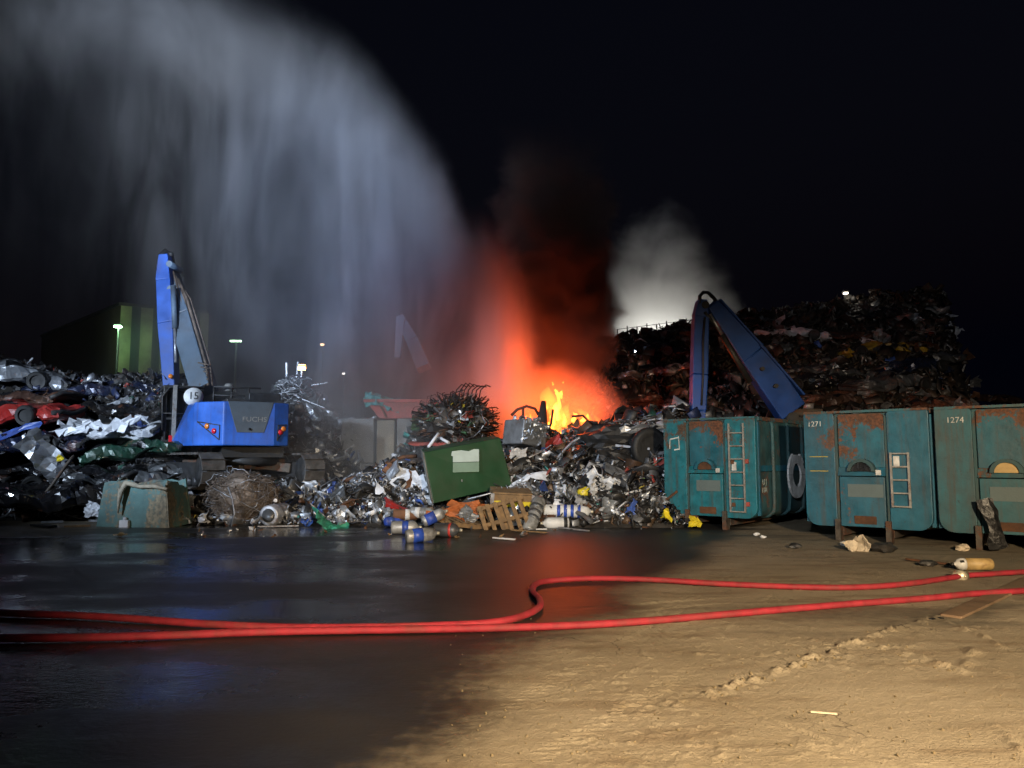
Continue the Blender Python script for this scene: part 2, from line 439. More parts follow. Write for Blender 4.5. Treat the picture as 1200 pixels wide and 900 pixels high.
def make_ground():
    ys = [2.2]
    while ys[-1] < 24: ys.append(ys[-1] + max(0.011, 0.0034 * ys[-1]))
    ys = np.array([-3000, -300, -40, -8, 0.0, 1.2] + ys + [26, 29, 33, 40, 60, 100, 300, 1200, 4000])
    xs = np.concatenate([[-4000, -1000, -250, -80, -40, -25], np.arange(-16, -7, 0.12), np.arange(-7, -2, 0.05), np.arange(-2, 7.6, 0.021), np.arange(7.6, 15, 0.1), [25, 40, 80, 250, 1000, 4000]])
    X, Y = np.meshgrid(xs, ys)
    # wet part of the yard, near edge widened to paint in a cast shadow
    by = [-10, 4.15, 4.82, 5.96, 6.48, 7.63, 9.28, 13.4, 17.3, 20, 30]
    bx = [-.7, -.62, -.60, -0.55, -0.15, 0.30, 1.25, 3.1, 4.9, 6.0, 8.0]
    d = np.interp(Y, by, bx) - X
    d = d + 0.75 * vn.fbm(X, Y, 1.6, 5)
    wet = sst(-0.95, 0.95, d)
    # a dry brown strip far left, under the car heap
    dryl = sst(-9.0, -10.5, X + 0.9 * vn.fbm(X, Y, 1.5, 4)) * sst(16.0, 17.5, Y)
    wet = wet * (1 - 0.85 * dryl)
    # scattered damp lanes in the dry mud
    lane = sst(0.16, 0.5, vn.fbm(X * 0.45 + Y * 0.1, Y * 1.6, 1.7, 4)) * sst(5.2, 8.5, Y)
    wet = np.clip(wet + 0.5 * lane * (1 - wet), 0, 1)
    # relief
    Z = 0.022 * vn.fbm(X, Y, 3.2, 3)
    grit = np.clip(vn.fbm(X, Y, 0.16, 4, 0.6), -0.05, 1)
    clod = np.clip(vn.fbm(X, Y, 0.09, 2) - 0.22, 0, 1)
    smear = vn.fbm(X * 0.35 + Y * 0.25, Y * 1.3 - X * 0.45, 0.22, 3)
    dry = 1 - wet
    patch = sst(-0.15, 0.25, vn.fbm(X, Y, 1.1, 3))
    fine = np.clip(vn.fbm(X, Y, 0.055, 2) - 0.12, 0, 1)
    Z = Z + dry * (0.006 * grit * patch + 0.022 * clod * patch + 0.004 * smear + 0.026 * fine * (0.3 + patch))
    # crumbling ridge along the slab joint, and the joints
    ridge = pxl([(826, 816), (880, 797), (940, 778), (985, 762), (1030, 745), (1072, 733), (1100, 724)])
    dr = poly_dist(X, Y, ridge)
    cr = 0.15 + 1.5 * vn.fbm(X, Y, 0.085, 3, 0.8)
    Z = Z + 0.048 * np.exp(-((dr + 0.03 * vn.fbm(X, Y, .2, 2)) / 0.05) ** 2) * np.clip(cr, 0, 1) + 0.02 * np.exp(-(dr / 0.16) ** 2) * np.clip(2.0 * vn.fbm(X, Y, .06, 2), 0, 1)
    j1 = pxl([(826, 816), (900, 842), (975, 872), (1060, 905)])
    dj = poly_dist(X, Y, j1)
    Z = Z - 0.016 * np.exp(-(dj / 0.018) ** 2) * (0.7 + vn.fbm(X, Y, 0.4, 2)) + 0.009 * np.exp(-((dj - 0.05) / 0.04) ** 2) * (0.5 + vn.fbm(X, Y, 0.11, 3))
    # scraped-up crusts
    for pts, hgt, w in (([(1042, 762), (1075, 774), (1115, 784), (1128, 789)], 0.055, 0.05), ([(1100, 726), (1120, 735), (1150, 748), (1176, 758)], 0.038, 0.035),
                        ([(935, 866), (948, 873), (962, 880)], 0.035, 0.03), ([(752, 762), (764, 773)], 0.03, 0.02), ([(900, 726), (970, 740)], 0.012, 0.03),
                        ([(1130, 780), (1145, 768), (1138, 760)], 0.03, 0.05), ([(1170, 855), (1200, 880)], 0.035, 0.04)):
        dd = poly_dist(X + 0.09 * vn.fbm(X, Y, 0.3, 3), Y + 0.13 * vn.fbm(Y, X, 0.3, 3), pxl(pts))
        Z = Z + hgt * np.exp(-(dd / w) ** 2) * np.clip(0.55 + vn.fbm(X, Y, 0.12, 3), 0, 1)
    for pts, w in (([(640, 715), (760, 708), (870, 700)], 0.05), ([(700, 722), (800, 712), (900, 703)], 0.03)):
        dd = poly_dist(X, Y, pxl(pts))
        Z = Z - 0.012 * np.exp(-(dd / w) ** 2) * np.clip(0.5 + vn.fbm(X, Y, 0.5, 3), 0, 1)
    for a0, a1, w_ in (((500, 880), (905, 648), .17), ((640, 893), (985, 660), .17), ((1010, 640), (760, 760), .15)):
        (ax, ay), (bx_, by_) = pxl([a0, a1]); L_ = math.hypot(bx_ - ax, by_ - ay); ux, uy = (bx_ - ax) / L_, (by_ - ay) / L_
        s_ = (X - ax) * ux + (Y - ay) * uy; q_ = (X - ax) * -uy + (Y - ay) * ux + .12 * np.sin(s_ * .7)
        inb = sst(w_, w_ * .8, np.abs(q_)) * sst(-.2, .4, s_) * sst(L_ + .2, L_ - .5, s_) * sst(-.1, .35, vn.fbm(X, Y, 1.4, 3) + .12)
        lug = np.sin((s_ + np.abs(q_) * .9) * 2 * math.pi / .095) * .5 + .5
        Z = Z + dry * inb * (.008 * (lug > .55) - .006)
    near = (np.abs(X) < 16) & (Y > 1.0) & (Y < 25)
    Z = np.where(near, Z, 0.0)
    Z = Z * (1 - 0.72 * wet)
    nx, ny = len(xs), len(ys)
    me = bpy.data.meshes.new('ground')
    V = np.stack([X, Y, Z], -1).reshape(-1, 3)
    i = np.arange(ny - 1)[:, None] * nx + np.arange(nx - 1)[None, :]
    Q = np.stack([i, i + 1, i + nx + 1, i + nx], -1).reshape(-1, 4)
    me.vertices.add(len(V)); me.vertices.foreach_set('co', V.astype(np.float32).ravel())
    me.loops.add(Q.size); me.loops.foreach_set('vertex_index', Q.ravel().astype(np.int32))
    me.polygons.add(len(Q)); me.polygons.foreach_set('loop_start', np.arange(0, Q.size, 4, dtype=np.int32))
    me.polygons.foreach_set('use_smooth', np.ones(len(Q), dtype=bool))
    me.update(); me.validate()
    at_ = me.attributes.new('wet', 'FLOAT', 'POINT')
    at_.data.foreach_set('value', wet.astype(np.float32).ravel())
    m, k, out = newmat('yard_mud')
    b = k.node('ShaderNodeBsdfPrincipled'); k.l.new(b.outputs[0], out.inputs[0])
    pos = k.node('ShaderNodeNewGeometry').outputs['Position']
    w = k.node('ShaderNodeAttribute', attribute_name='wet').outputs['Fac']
    n1 = k.noise(pos, 0.55, 6, 0.62); n2 = k.noise(pos, 9, 5, 0.65); n3 = k.noise(pos, 70, 3, 0.6)
    st = k.noise(k.scalevec(pos, (0.5, 2.2, 1)), 1.3, 5, 0.6, 0.4)
    dryc = k.mix(k.lin(n1, 0.35, 0.65), (0.235, 0.19, 0.125), (0.32, 0.265, 0.185))
    dryc = k.mix(k.m('MULTIPLY', k.ss(st, 0.48, 0.66), 0.5), dryc, (0.135, 0.088, 0.045))
    dryc = k.mix(k.m('MULTIPLY', k.ss(n2, 0.55, 0.72), 0.55), dryc, (0.29, 0.225, 0.13))
    dryc = k.mix(k.m('MULTIPLY', k.ss(n3, 0.62, 0.72), 0.4), dryc, (0.09, 0.06, 0.035))
    wet_shade_c = k.mix(k.lin(n1, 0.35, 0.65), (0.012, 0.0115, 0.0105), (0.026, 0.023, 0.019))
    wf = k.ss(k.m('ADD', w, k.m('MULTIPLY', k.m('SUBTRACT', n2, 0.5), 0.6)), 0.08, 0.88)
    vo = k.node('ShaderNodeTexVoronoi', feature='DISTANCE_TO_EDGE'); vo.inputs['Scale'].default_value = .75
    wv = k.node('ShaderNodeVectorMath', operation='ADD'); k.l.new(pos, wv.inputs[0])
    nz = k.node('ShaderNodeTexNoise'); nz.inputs['Scale'].default_value = 2.2; nz.inputs['Detail'].default_value = 5; k.l.new(pos, nz.inputs['Vector'])
    k.l.new(nz.outputs['Color'], wv.inputs[1]); k.l.new(wv.outputs[0], vo.inputs['Vector'])
    crack = k.m('MULTIPLY', k.ss(vo.outputs['Distance'], .010, .002), k.ss(k.noise(pos, .8, 3, .6), .5, .6))
    dryc = k.mix(k.m('MULTIPLY', crack, .75), dryc, (.05, .035, .02))
    k.l.new(k.mix(wf, dryc, wet_shade_c), b.inputs['Base Color'])
    pud = k.ss(k.m('ADD', k.noise(k.scalevec(pos, (0.6, 1.0, 1)), 0.45, 4, 0.55), k.m('MULTIPLY', k.m('SUBTRACT', n2, 0.5), 0.12)), 0.40, 0.60)
    sx = k.node('ShaderNodeSeparateXYZ'); k.l.new(pos, sx.inputs[0])
    pud = k.m('MULTIPLY', pud, k.ss(sx.outputs[0], .2, -2.4))
    wr = k.m('ADD', 0.13, k.m('MULTIPLY', k.m('SUBTRACT', 1.0, pud), 0.36))
    k.l.new(k.m('ADD', k.m('MULTIPLY', wf, wr), k.m('MULTIPLY', k.m('SUBTRACT', 1.0, wf), 0.82)), b.inputs['Roughness'])
    b.inputs['Specular IOR Level'].default_value = 0.5
    bp = k.node('ShaderNodeBump'); bp.inputs['Distance'].default_value = 0.03
    rip = k.noise(k.scalevec(pos, (1.0, 2.4, 1)), 5.0, 4, 0.6)
    h = k.m('ADD', k.m('MULTIPLY', k.m('SUBTRACT', 1.0, wf), k.m('ADD', k.m('MULTIPLY', n2, 0.35), k.m('ADD', k.m('MULTIPLY', k.noise(pos, 38, 5, 0.7), 0.55), k.m('MULTIPLY', k.ss(k.noise(pos, 60, 2, 0.5), .58, .72), 0.35)))),
            k.m('MULTIPLY', wf, k.m('ADD', k.m('MULTIPLY', k.noise(pos, 22, 3, 0.6), 0.12), k.m('MULTIPLY', rip, 0.14))))
    k.l.new(h, bp.inputs['Height']); bp.inputs['Strength'].default_value = 0.8
    k.l.new(bp.outputs[0], b.inputs['Normal'])
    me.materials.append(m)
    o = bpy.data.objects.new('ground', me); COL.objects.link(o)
    tag(o, 'muddy scrapyard ground, black with wet and painted-in shadow in one part and sandy tan in the other', None, None, 'structure')
make_ground()

# ------------------------------------------------------------------ heaps
def h_cars(x, y):
    toe = 20.9 + 0.4 * vn.fbm(x, y * 0 + 1.0, 2.0, 3)
    h = 4.1 + 0.35 * vn.fbm(x, x * 0, 2.6, 3) + 0.5 * sst(-13.5, -17, x)
    z = h * sst(0, 3.6, y - toe) ** 0.8 * sst(33, 29, y)
    return z * sst(-9.2, -10.6, x + 0.25 * vn.fbm(y, x, 1.0, 2)) * sst(-30, -26, x)
def h_apron(x, y):
    toe = 19.3 + 0.5 * vn.fbm(x, x * 0 + 3, 1.6, 3) + 0.5 * sst(-6.0, -10, x)
    h = 0.75 + 0.55 * sst(-5.5, -3.5, x) * sst(-1.2, -2.6, x)
    z = h * sst(0, 2.4, y - toe) * sst(31, 28, y)
    return (z + 0.12 * vn.fbm(x, y, 0.8, 3) * sst(0, 0.7, y - toe)) * sst(-11.0, -10.0, x) * sst(-1.6, -2.6, x)
def h_pale(x, y):
    top = np.interp(x, [-9.6, -8.8, -8.0, -7.3, -6.6, -5.9, -5.2, -4.6], [0.3, 2.6, 3.9, 4.1, 3.2, 2.8, 2.5, 0.2])
    z = top * sst(25.2, 27.0, y + 0.5 * vn.fbm(x, y, 1.5, 3)) * sst(33, 29, y)
    return z + 0.25 * vn.fbm(x, y, 1.0, 3) * (z > 0.2)
def h_fire(x, y):
    toe = 18.95 + 0.35 * vn.fbm(x, x * 0 + 9, 1.3, 3) + 0.45 * sst(0.2, -2, x)
    back = np.interp(x, [-5.2, -4.2, -3.4, -2.6, -1.6, -0.7, 0.2, 1.2, 2.4, 3.4, 4.5, 6.5, 8.0, 9.0], [0.2, 1.2, 2.6, 3.2, 3.1, 1.9, 2.2, 2.35, 2.35, 2.75, 3.1, 3.0, 2.5, 0.3])
    yw = np.interp(x, [-5, -1.5, 0.2, 5], [27.0, 25.5, 25.2, 24.5])
    t = np.clip((y - toe) / (yw - toe), 0, 1)
    prof = np.interp(t, [0, 0.07, 0.3, 0.7, 1.0], [0, 0.16, 0.42, 0.8, 1.0])
    lim = np.where(x < -0.4, 0.35 + 0.65 * sst(0.62, 0.95, t), 1.0)
    z = back * prof * lim * sst(36, 31, y) + 0.22 * vn.fbm(x, y, 0.9, 4) * sst(0, 0.12, t)
    return z * sst(-5.4, -4.4, x) * (1 - sst(5.2, 6.0, x) * sst(24.6, 23.6, y)) * sst(4.0, 3.4, x - 3.0 * sst(20.0, 22.0, y) - 0.4) ** 0.5
def h_mountain(x, y):
    rz = np.interp(x, [-6, 0, 4.5, 5.6, 7.5, 11.2, 13.9, 17.5, 21.3, 26.5, 27.6, 28.6, 30.5, 33, 40, 46], [0.2, 4.0, 6.5, 8.6, 9.3, 9.8, 10.4, 11.0, 11.5, 12.0, 11.4, 9.2, 5.4, 4.9, 4.3, 0.3])
    t = (y - 27.5 - 1.2 * vn.fbm(x, y * 0, 4.0, 3) - 5.0 * sst(6.5, 2.5, x)) / 20.0
    z = rz * np.interp(t, [0, 0.12, 0.35, 0.7, 1.0, 1.25, 1.8], [0, 0.16, 0.42, 0.78, 1.0, 0.97, 0.2])
    z = z * (0.30 + 0.70 * sst(.612, .565, x / np.maximum(y, 1) + .02 * vn.fbm(y, x, 3.0, 3))) 
    return z + (0.6 * vn.fbm(x, y, 3.0, 4) + 0.2 * vn.fbm(x, y, 0.9, 3)) * sst(0.0, 0.1, t)

def scrap_mat(name, rough=0.42, gain=1.0):
    m, k, out = newmat(name)
    b = k.node('ShaderNodeBsdfPrincipled'); k.l.new(b.outputs[0], out.inputs[0])
    a = k.node('ShaderNodeAttribute', attribute_name='paint')
    pos = k.node('ShaderNodeNewGeometry').outputs['Position']
    n = k.noise(pos, 7, 5, 0.65); n2 = k.noise(pos, 2.2, 4, 0.6)
    c = k.mix(k.m('MULTIPLY', k.ss(n, 0.5, 0.66), 0.65), a.outputs['Color'], (0.035, 0.028, 0.022))
    k.l.new(c, b.inputs['Base Color'])
    k.l.new(k.m('MULTIPLY', a.outputs['Alpha'], k.ss(n, 0.66, 0.5)), b.inputs['Metallic'])
    k.l.new(k.lin(n2, 0.3, 0.7, rough - 0.14, rough + 0.25), b.inputs['Roughness'])
    bp = k.node('ShaderNodeBump'); bp.inputs['Strength'].default_value = 0.3; bp.inputs['Distance'].default_value = 0.03
    k.l.new(k.noise(pos, 16, 4, 0.6), bp.inputs['Height']); k.l.new(bp.outputs[0], b.inputs['Normal'])
    return m
M['scrap'] = scrap_mat('mixed_scrap')

PAL = {
 'dark':   [(5, (.02, .02, .022), .4), (4, (.05, .05, .052), .5), (2, (.11, .11, .115), .7), (2, (.3, .31, .33), .8), (1, (.07, .04, .025), .2), (.5, (.02, .03, .08), .3), (.3, (.5, .5, .52), .3), (.2, (.25, .03, .02), 0), (.15, (.02, .07, .05), 0)],
 'mid':    [(6, (.025, .024, .023), .4), (4, (.07, .068, .066), .5), (3, (.25, .255, .265), .7), (2, (.42, .43, .45), .75), (.6, (.6, .61, .63), 0), (1.3, (.11, .065, .035), .2), (.4, (.03, .08, .30), 0), (.35, (.32, .04, .03), 0), (.25, (.35, .28, .05), 0), (.2, (.05, .25, .22), 0)],
 'silver': [(4, (.36, .375, .40), .8), (4, (.2, .205, .22), .8), (1, (.6, .61, .64), .2), (4, (.07, .07, .07), .5), (.4, (.03, .08, .30), 0), (.5, (.16, .10, .06), .2)],
 'brown':  [(5, (.055, .035, .024), .2), (4, (.03, .025, .022), .3), (2, (.10, .085, .07), .3), (1.0, (.3, .29, .27), .5), (.3, (.45, .45, .44), .2), (.3, (.16, .05, .03), 0)],
}
def frags(hf, xr, yr, n, smin, smax, pal, seed, lift=0.03, long=0.3, ybias=1.0):
    """n bent metal scraps lying on the heap surface: vertices, quads, colours"""
    r = np.random.RandomState(seed)
    x = r.uniform(*xr, n * 3); y = yr[0] + (yr[1] - yr[0]) * r.rand(n * 3) ** ybias
    z = hf(x, y)
    ok = np.where(z > 0.04)[0][:n]
    x, y, z = x[ok], y[ok], z[ok]; n = len(x)
    s = smin * (smax / smin) ** (r.rand(n) ** 1.8)
    a = s; b = s * np.where(r.rand(n) < long, r.uniform(0.06, 0.16, n), r.uniform(0.3, 1.0, n)); c = np.clip(s * r.uniform(0.03, 0.12, n), 0.006, 0.07)
    # V-folded plate: 3 stations x 4 corners
    bend = r.uniform(-0.55, 0.55, n) * a
    P = np.zeros((n, 12, 3))
    for i, u in enumerate((-0.5, r.uniform(-0.2, 0.2, n), 0.5)):
        for j, (sy, sz) in enumerate(((-.5, -.5), (.5, -.5), (.5, .5), (-.5, .5))):
            P[:, i * 4 + j, 0] = u * a
            P[:, i * 4 + j, 1] = sy * b * r.uniform(0.65, 1.2, n)
            P[:, i * 4 + j, 2] = sz * c + (bend if i == 1 else 0)
    P += (r.rand(n, 3, 1, 3) * np.ones((1, 1, 4, 1)) - .5).reshape(n, 12, 3) * (b * .35)[:, None, None]
    q = r.randn(n, 4); q[:, 1:3] *= 0.75; q /= np.linalg.norm(q, axis=1)[:, None]
    w_, x_, y_, z_ = q.T
    Rm = np.stack([1 - 2 * (y_ * y_ + z_ * z_), 2 * (x_ * y_ - z_ * w_), 2 * (x_ * z_ + y_ * w_),
                   2 * (x_ * y_ + z_ * w_), 1 - 2 * (x_ * x_ + z_ * z_), 2 * (y_ * z_ - x_ * w_),
                   2 * (x_ * z_ - y_ * w_), 2 * (y_ * z_ + x_ * w_), 1 - 2 * (x_ * x_ + y_ * y_)], -1).reshape(n, 3, 3)
    P = np.einsum('nij,nkj->nki', Rm, P)
    zl = P[:, :, 2].min(1)
    P[:, :, 0] += x[:, None]; P[:, :, 1] += y[:, None]
    P[:, :, 2] += (z + lift - np.maximum(zl, -s * 0.35) * 0.55)[:, None]
    Q0 = []
    for i in (0, 4):
        for j in range(4):
            j2 = (j + 1) % 4
            Q0.append((i + j, i + j2, i + 4 + j2, i + 4 + j))
    Q0 += [(3, 2, 1, 0), (8, 9, 10, 11)]
    Q = (np.arange(n)[:, None, None] * 12 + np.array(Q0)[None]).reshape(-1, 4)
    wts = np.array([p[0] for p in PAL[pal]]); wts = wts / wts.sum()
    ci = r.choice(len(wts), n, p=wts)
    base = np.array([(*p[1], p[2]) for p in PAL[pal]])[ci]
    base[:, :3] *= r.uniform(0.6, 1.35, (n, 1)); base = np.clip(base, 0, 1)
    return P.reshape(-1, 3), Q, np.repeat(base, 12, 0)

def heap(name, label, hf, xr, yr, step, parts, core=(0.03, 0.026, 0.022)):
    xs = np.arange(xr[0], xr[1] + step, step); ys = np.arange(yr[0], yr[1] + step, step)
    X, Y = np.meshgrid(xs, ys)
    Z = hf(X, Y)
    jz = 0.4 * step
    r = np.random.RandomState(5)
    Z2 = Z + np.where(Z > 0.05, r.uniform(-jz, jz, Z.shape) * 0.8, -0.25)
    nx = len(xs)
    V = np.stack([X + r.uniform(-.3, .3, X.shape) * step, Y + r.uniform(-.3, .3, X.shape) * step, Z2], -1).reshape(-1, 3)
    i = np.arange(len(ys) - 1)[:, None] * nx + np.arange(nx - 1)[None, :]
    Q = np.stack([i, i + 1, i + nx + 1, i + nx], -1).reshape(-1, 4)
    zz = Z.reshape(-1)
    Q = Q[(zz[Q] > 0.02).any(1)]
    C = np.tile(np.array([*core, 0.1]), (len(V), 1)) * r.uniform(0.5, 1.6, (len(V), 1))
    VV, QQ, CC = [V], [Q], [C]; o = len(V)
    for a in parts:
        v, q, c = frags(hf, *a); VV.append(v); QQ.append(q + o); CC.append(c); o += len(v)
    V = np.concatenate(VV); Q = np.concatenate(QQ); C = np.clip(np.concatenate(CC), 0, 1)
    me = bpy.data.meshes.new(name)
    me.vertices.add(len(V)); me.vertices.foreach_set('co', V.astype(np.float32).ravel())
    me.loops.add(Q.size); me.loops.foreach_set('vertex_index', Q.ravel().astype(np.int32))
    me.polygons.add(len(Q)); me.polygons.foreach_set('loop_start', np.arange(0, Q.size, 4, dtype=np.int32))
    me.update()
    me.attributes.new('paint', 'FLOAT_COLOR', 'POINT').data.foreach_set('color', C.astype(np.float32).ravel())
    me.materials.append(M['scrap'])
    ob = bpy.data.objects.new(name, me); COL.objects.link(ob)
    return tag(ob, label, None, None, 'stuff')

heap('scrap_rubble', 'dark torn scrap filling the heap of crushed cars beside the excavator', h_cars, (-26, -9), (20, 32), 0.25,
     [((-21, -9.3), (20.5, 25.5), 6500, .06, .38, 'dark', 1), ((-17, -9.3), (20.5, 24.5), 4500, .05, .3, 'dark', 2), ((-17, -9.3), (20.5, 22.6), 900, .05, .3, 'mid', 22)])
heap('scrap_rubble', 'low rubble of shredded metal under the tracks of the blue excavator', h_apron, (-11.2, -1.4), (18.6, 30), 0.2,
     [((-11, -1.6), (19, 26), 2600, .06, .5, 'mid', 3), ((-7.5, -1.6), (19.1, 23), 3000, .04, .32, 'silver', 4), ((-9.5, -1.8), (19.2, 23), 5000, .03, .15, 'silver', 44), ((-11, -1.6), (19.0, 21), 1400, .04, .22, 'mid', 5)])
heap('scrap_rubble', 'pale silver scrap piled behind the blue excavator', h_pale, (-9.8, -4.4), (24.6, 31), 0.2,
     [((-9.6, -4.6), (25.4, 28.5), 2600, .08, .5, 'silver', 6), ((-9.6, -4.6), (25.3, 28), 3500, .05, .2, 'silver', 46), ((-9.6, -4.6), (25.2, 26.6), 900, .08, .6, 'dark', 66)])
heap('scrap_rubble', 'mixed scrap and refuse heaped in front of the fire', h_fire, (-5.4, 9.2), (18.3, 33), 0.2,
     [((-5.2, 5.5), (19, 26.5), 6500, .06, .5, 'mid', 7), ((-.5, 4.5), (18.8, 25.5), 6500, .035, .26, 'mid', 8), ((2, 9), (20, 27), 1800, .1, .7, 'dark', 9), ((-.4, 4.8), (18.9, 21.4), 2600, .03, .16, 'brown', 19)])
heap('scrap_mountain', 'tall dark mountain of scrap rising behind the teal containers', h_mountain, (-6, 46), (26, 64), 0.6,
     [((0, 36), (28, 49), 9000, .12, .9, 'brown', 10), ((6, 33), (29, 48), 9000, .1, .5, 'brown', 11), ((14, 29), (29, 48), 500, .15, .6, 'mid', 12)])

# ------------------------------------------------------------------ scrap pieces
def crumple(w, h, seed, folds=5, amp=0.05, n=9, thick=0.012, maxang=75, ragged=.45):
    """a folded, crumpled sheet with thickness, as vertices and faces"""
    r = random.Random(seed)
    nx, ny = n, max(4, int(n * h / w))
    U = [(i / (nx - 1) - .5, j / (ny - 1) - .5) for j in range(ny) for i in range(nx)]
    rg = [1 - ragged * r.random() for _ in range(nx)]; rg = [(rg[max(i - 1, 0)] + 2 * rg[i] + rg[min(i + 1, nx - 1)]) / 4 for i in range(nx)]; sh = [ragged * .35 * r.uniform(-1, 1) for _ in range(nx)]
    P = [Vector((u * w * (1 - ragged * .3 * r.random()), (v * rg[q % nx] + sh[q % nx] * .5) * h, 0)) for q, (u, v) in enumerate(U)]
    for _ in range(folds):
        a = r.uniform(0, math.pi); c = r.uniform(-.3, .3); ang = R(r.uniform(20, maxang)) * r.choice((-1, 1))
        nrm = (math.cos(a), math.sin(a))
        side = [u * nrm[0] + v * nrm[1] - c for u, v in U]
        # axis through the two surface points nearest the crease line's ends
        near = sorted(range(len(U)), key=lambda i: abs(side[i]))[:6]
        p0 = P[near[0]]; p1 = max((P[i] for i in near), key=lambda q: (q - p0).length)
        ax = (p1 - p0)
        if ax.length < 1e-3: continue
        ax.normalize()
        Q = Matrix.Rotation(ang, 3, ax)
        for i in range(len(P)):
            if side[i] > 0: P[i] = p0 + Q @ (P[i] - p0)
    P = [p + Vector((r.uniform(-1, 1), r.uniform(-1, 1), r.uniform(-1, 1))) * amp * min(w, h) for p in P]
    cen = sum(P, Vector()) / len(P)
    P = [p - cen for p in P]
    N = [Vector() for _ in P]
    Fs = []
    for j in range(ny - 1):
        for i in range(nx - 1):
            f = (j * nx + i, j * nx + i + 1, (j + 1) * nx + i + 1, (j + 1) * nx + i)
            Fs.append(f)
            nn = (P[f[2]] - P[f[0]]).cross(P[f[3]] - P[f[1]])
            for q in f: N[q] += nn
    T = [p - (N[i].normalized() if N[i].length > 0 else Vector((0, 0, 1))) * thick for i, p in enumerate(P)]
    m = len(P)
    G = list(Fs) + [tuple(q + m for q in reversed(f)) for f in Fs]
    ring = [i for i in range(nx)] + [j * nx + nx - 1 for j in range(1, ny)] + [(ny - 1) * nx + i for i in range(nx - 2, -1, -1)] + [j * nx for j in range(ny - 2, 0, -1)]
    for a, b in zip(ring, ring[1:] + ring[:1]): G.append((b, a, a + m, b + m))
    return P + T, G

def sheet_mesh(w, h, seed, mat, **k):
    v, f = crumple(w, h, seed, **k)
    mb = MB().add(v, f)
    return mb.mesh('sheet', mat)

def car_parts(seed, crush=0.55, L=4.1, W=1.7):
    """body, windows, bumper, wheels of a flattened car; long axis x"""
    r = random.Random(seed)
    nl, nr = 40, 28
    ph = [r.uniform(0, 6.28) for _ in range(8)]
    def wob(p):
        return Vector((0.06 * math.sin(3.1 * p.y + 4 * p.z + ph[0]), 0.10 * math.sin(2.3 * p.x + ph[1]) + 0.05 * math.sin(6.3 * p.x + ph[2]),
                       0.09 * math.sin(1.9 * p.x + ph[3] + p.y) + 0.05 * math.sin(5.2 * p.x + 3 * p.y + ph[4])))
    cut = [(Vector((r.gauss(0, 1), r.gauss(0, 1), r.gauss(0, .6))).normalized(), r.uniform(-1.4, 1.4), r.uniform(.03, .13), r.uniform(.12, .35)) for _ in range(16)]
    def crease(p):
        q = Vector((0, 0, 0))
        for nn, c, dpt, wd in cut:
            s_ = abs(p.dot(nn) - c)
            if s_ < wd: q -= Vector((0, p.y * .5, .7 * (p.z + .1))) * (dpt * (1 - s_ / wd) * 2.2)
        return q
    xs = [-.5 + i / (nl - 1) for i in range(nl)]
    rings = []
    for t in xs:
        hood = 0.62; cab = 1.02; rear = 0.78
        if t < -0.22: h = hood + 0.06 * (t + .5)
        elif t < -0.05: h = hood + (cab - hood) * (t + .22) / .17
        elif t < 0.26: h = cab
        elif t < 0.42: h = cab + (rear - cab) * (t - .26) / .16
        else: h = rear
        endk = 1 - 0.35 * max(0, (abs(t) - .44) / .06)
        pts = []
        for q in range(nr):
            a = 2 * math.pi * q / nr
            ca, sa = math.cos(a), math.sin(a)
            ex = 0.42
            y = math.copysign(abs(ca) ** ex, ca) * W / 2
            z = math.copysign(abs(sa) ** ex, sa) * 0.5 + 0.5
            top = h * endk * crush
            if z > 0.5: y *= 1 - 0.22 * max(0, (z - .5) * 2) * (h > .8)
            zz = 0.05 + z * top
            if abs(abs(t) - 0.3) < 0.085 and z < 0.42 and abs(ca) > .6: zz = 0.05 + max(z, .36) * top
            pts.append(Vector((t * L, y * endk ** .5, zz)))
        rings.append(pts)
    def fin(p): return p + wob(p) + Vector((r.uniform(-1, 1), r.uniform(-1, 1), r.uniform(-1, 1))) * 0.022 + crease(p)
    V = [[fin(p) for p in ring] for ring in rings]
    body = MB()
    flat = [p for ring in V for p in ring]
    Fs = [(i * nr + q, i * nr + (q + 1) % nr, (i + 1) * nr + (q + 1) % nr, (i + 1) * nr + q) for i in range(nl - 1) for q in range(nr)]
    Fs += [tuple(range(nr)), tuple((nl - 1) * nr + q for q in reversed(range(nr)))]
    body.add(flat, Fs)
    win = []
    for sgn in (0, 1):                                # dark sheets a finger proud of the flank, painting in shaded window openings
        for (i0, i1) in ((15, 20), (22, 29)):
            qa, qb = (2, 5) if sgn == 0 else (9, 12)
            c0 = sum((V[i][q] for i in range(i0, i1 + 1) for q in range(qa, qb + 1)), Vector()) / ((i1 - i0 + 1) * 4)
            n = Vector((0, -1 if c0.y < 0 else 1, .35)).normalized()
            P = [V[i][q] + n * 0.012 for i in range(i0, i1 + 1) for q in range(qa, qb + 1)]
            P2 = [p - n * 0.05 for p in P]
            nn = qb - qa + 1; m = len(P)
            G = []
            for i in range(i1 - i0):
                for q in range(nn - 1):
                    a = i * nn + q
                    G.append((a, a + 1, a + nn + 1, a + nn)); G.append((m + a, m + a + nn, m + a + nn + 1, m + a + 1))
            win.append(MB().add(P + P2, G))
    bump = []
    for sx in (-1, 1):
        pts = [fin(Vector((sx * (L / 2 + .02 - .10 * (abs(y) > .6)), y, 0.28 * crush + .1))) for y in (-.8, -.45, -.1, .25, .55, .8)]
        bump.append(MB().tube(pts, 0.07, 6))
    wh = []
    for sx in (-1, 1):
        for sy in (-1, 1):
            if r.random() < 0.3:
                w = MB()
                c = (sx * L * .3, sy * (W / 2 - .06), 0.20 * crush + .1)
                w.lathe([(.05, -.02), (.17, -.03), (.18, -.09), (.26, -.1), (.29, -.06), (.29, .06), (.26, .1), (.18, .09), (.17, .03), (.05, .02)], 18, 0, 'y', c, False)
                wh.append(w)
    return body, win, bump, wh

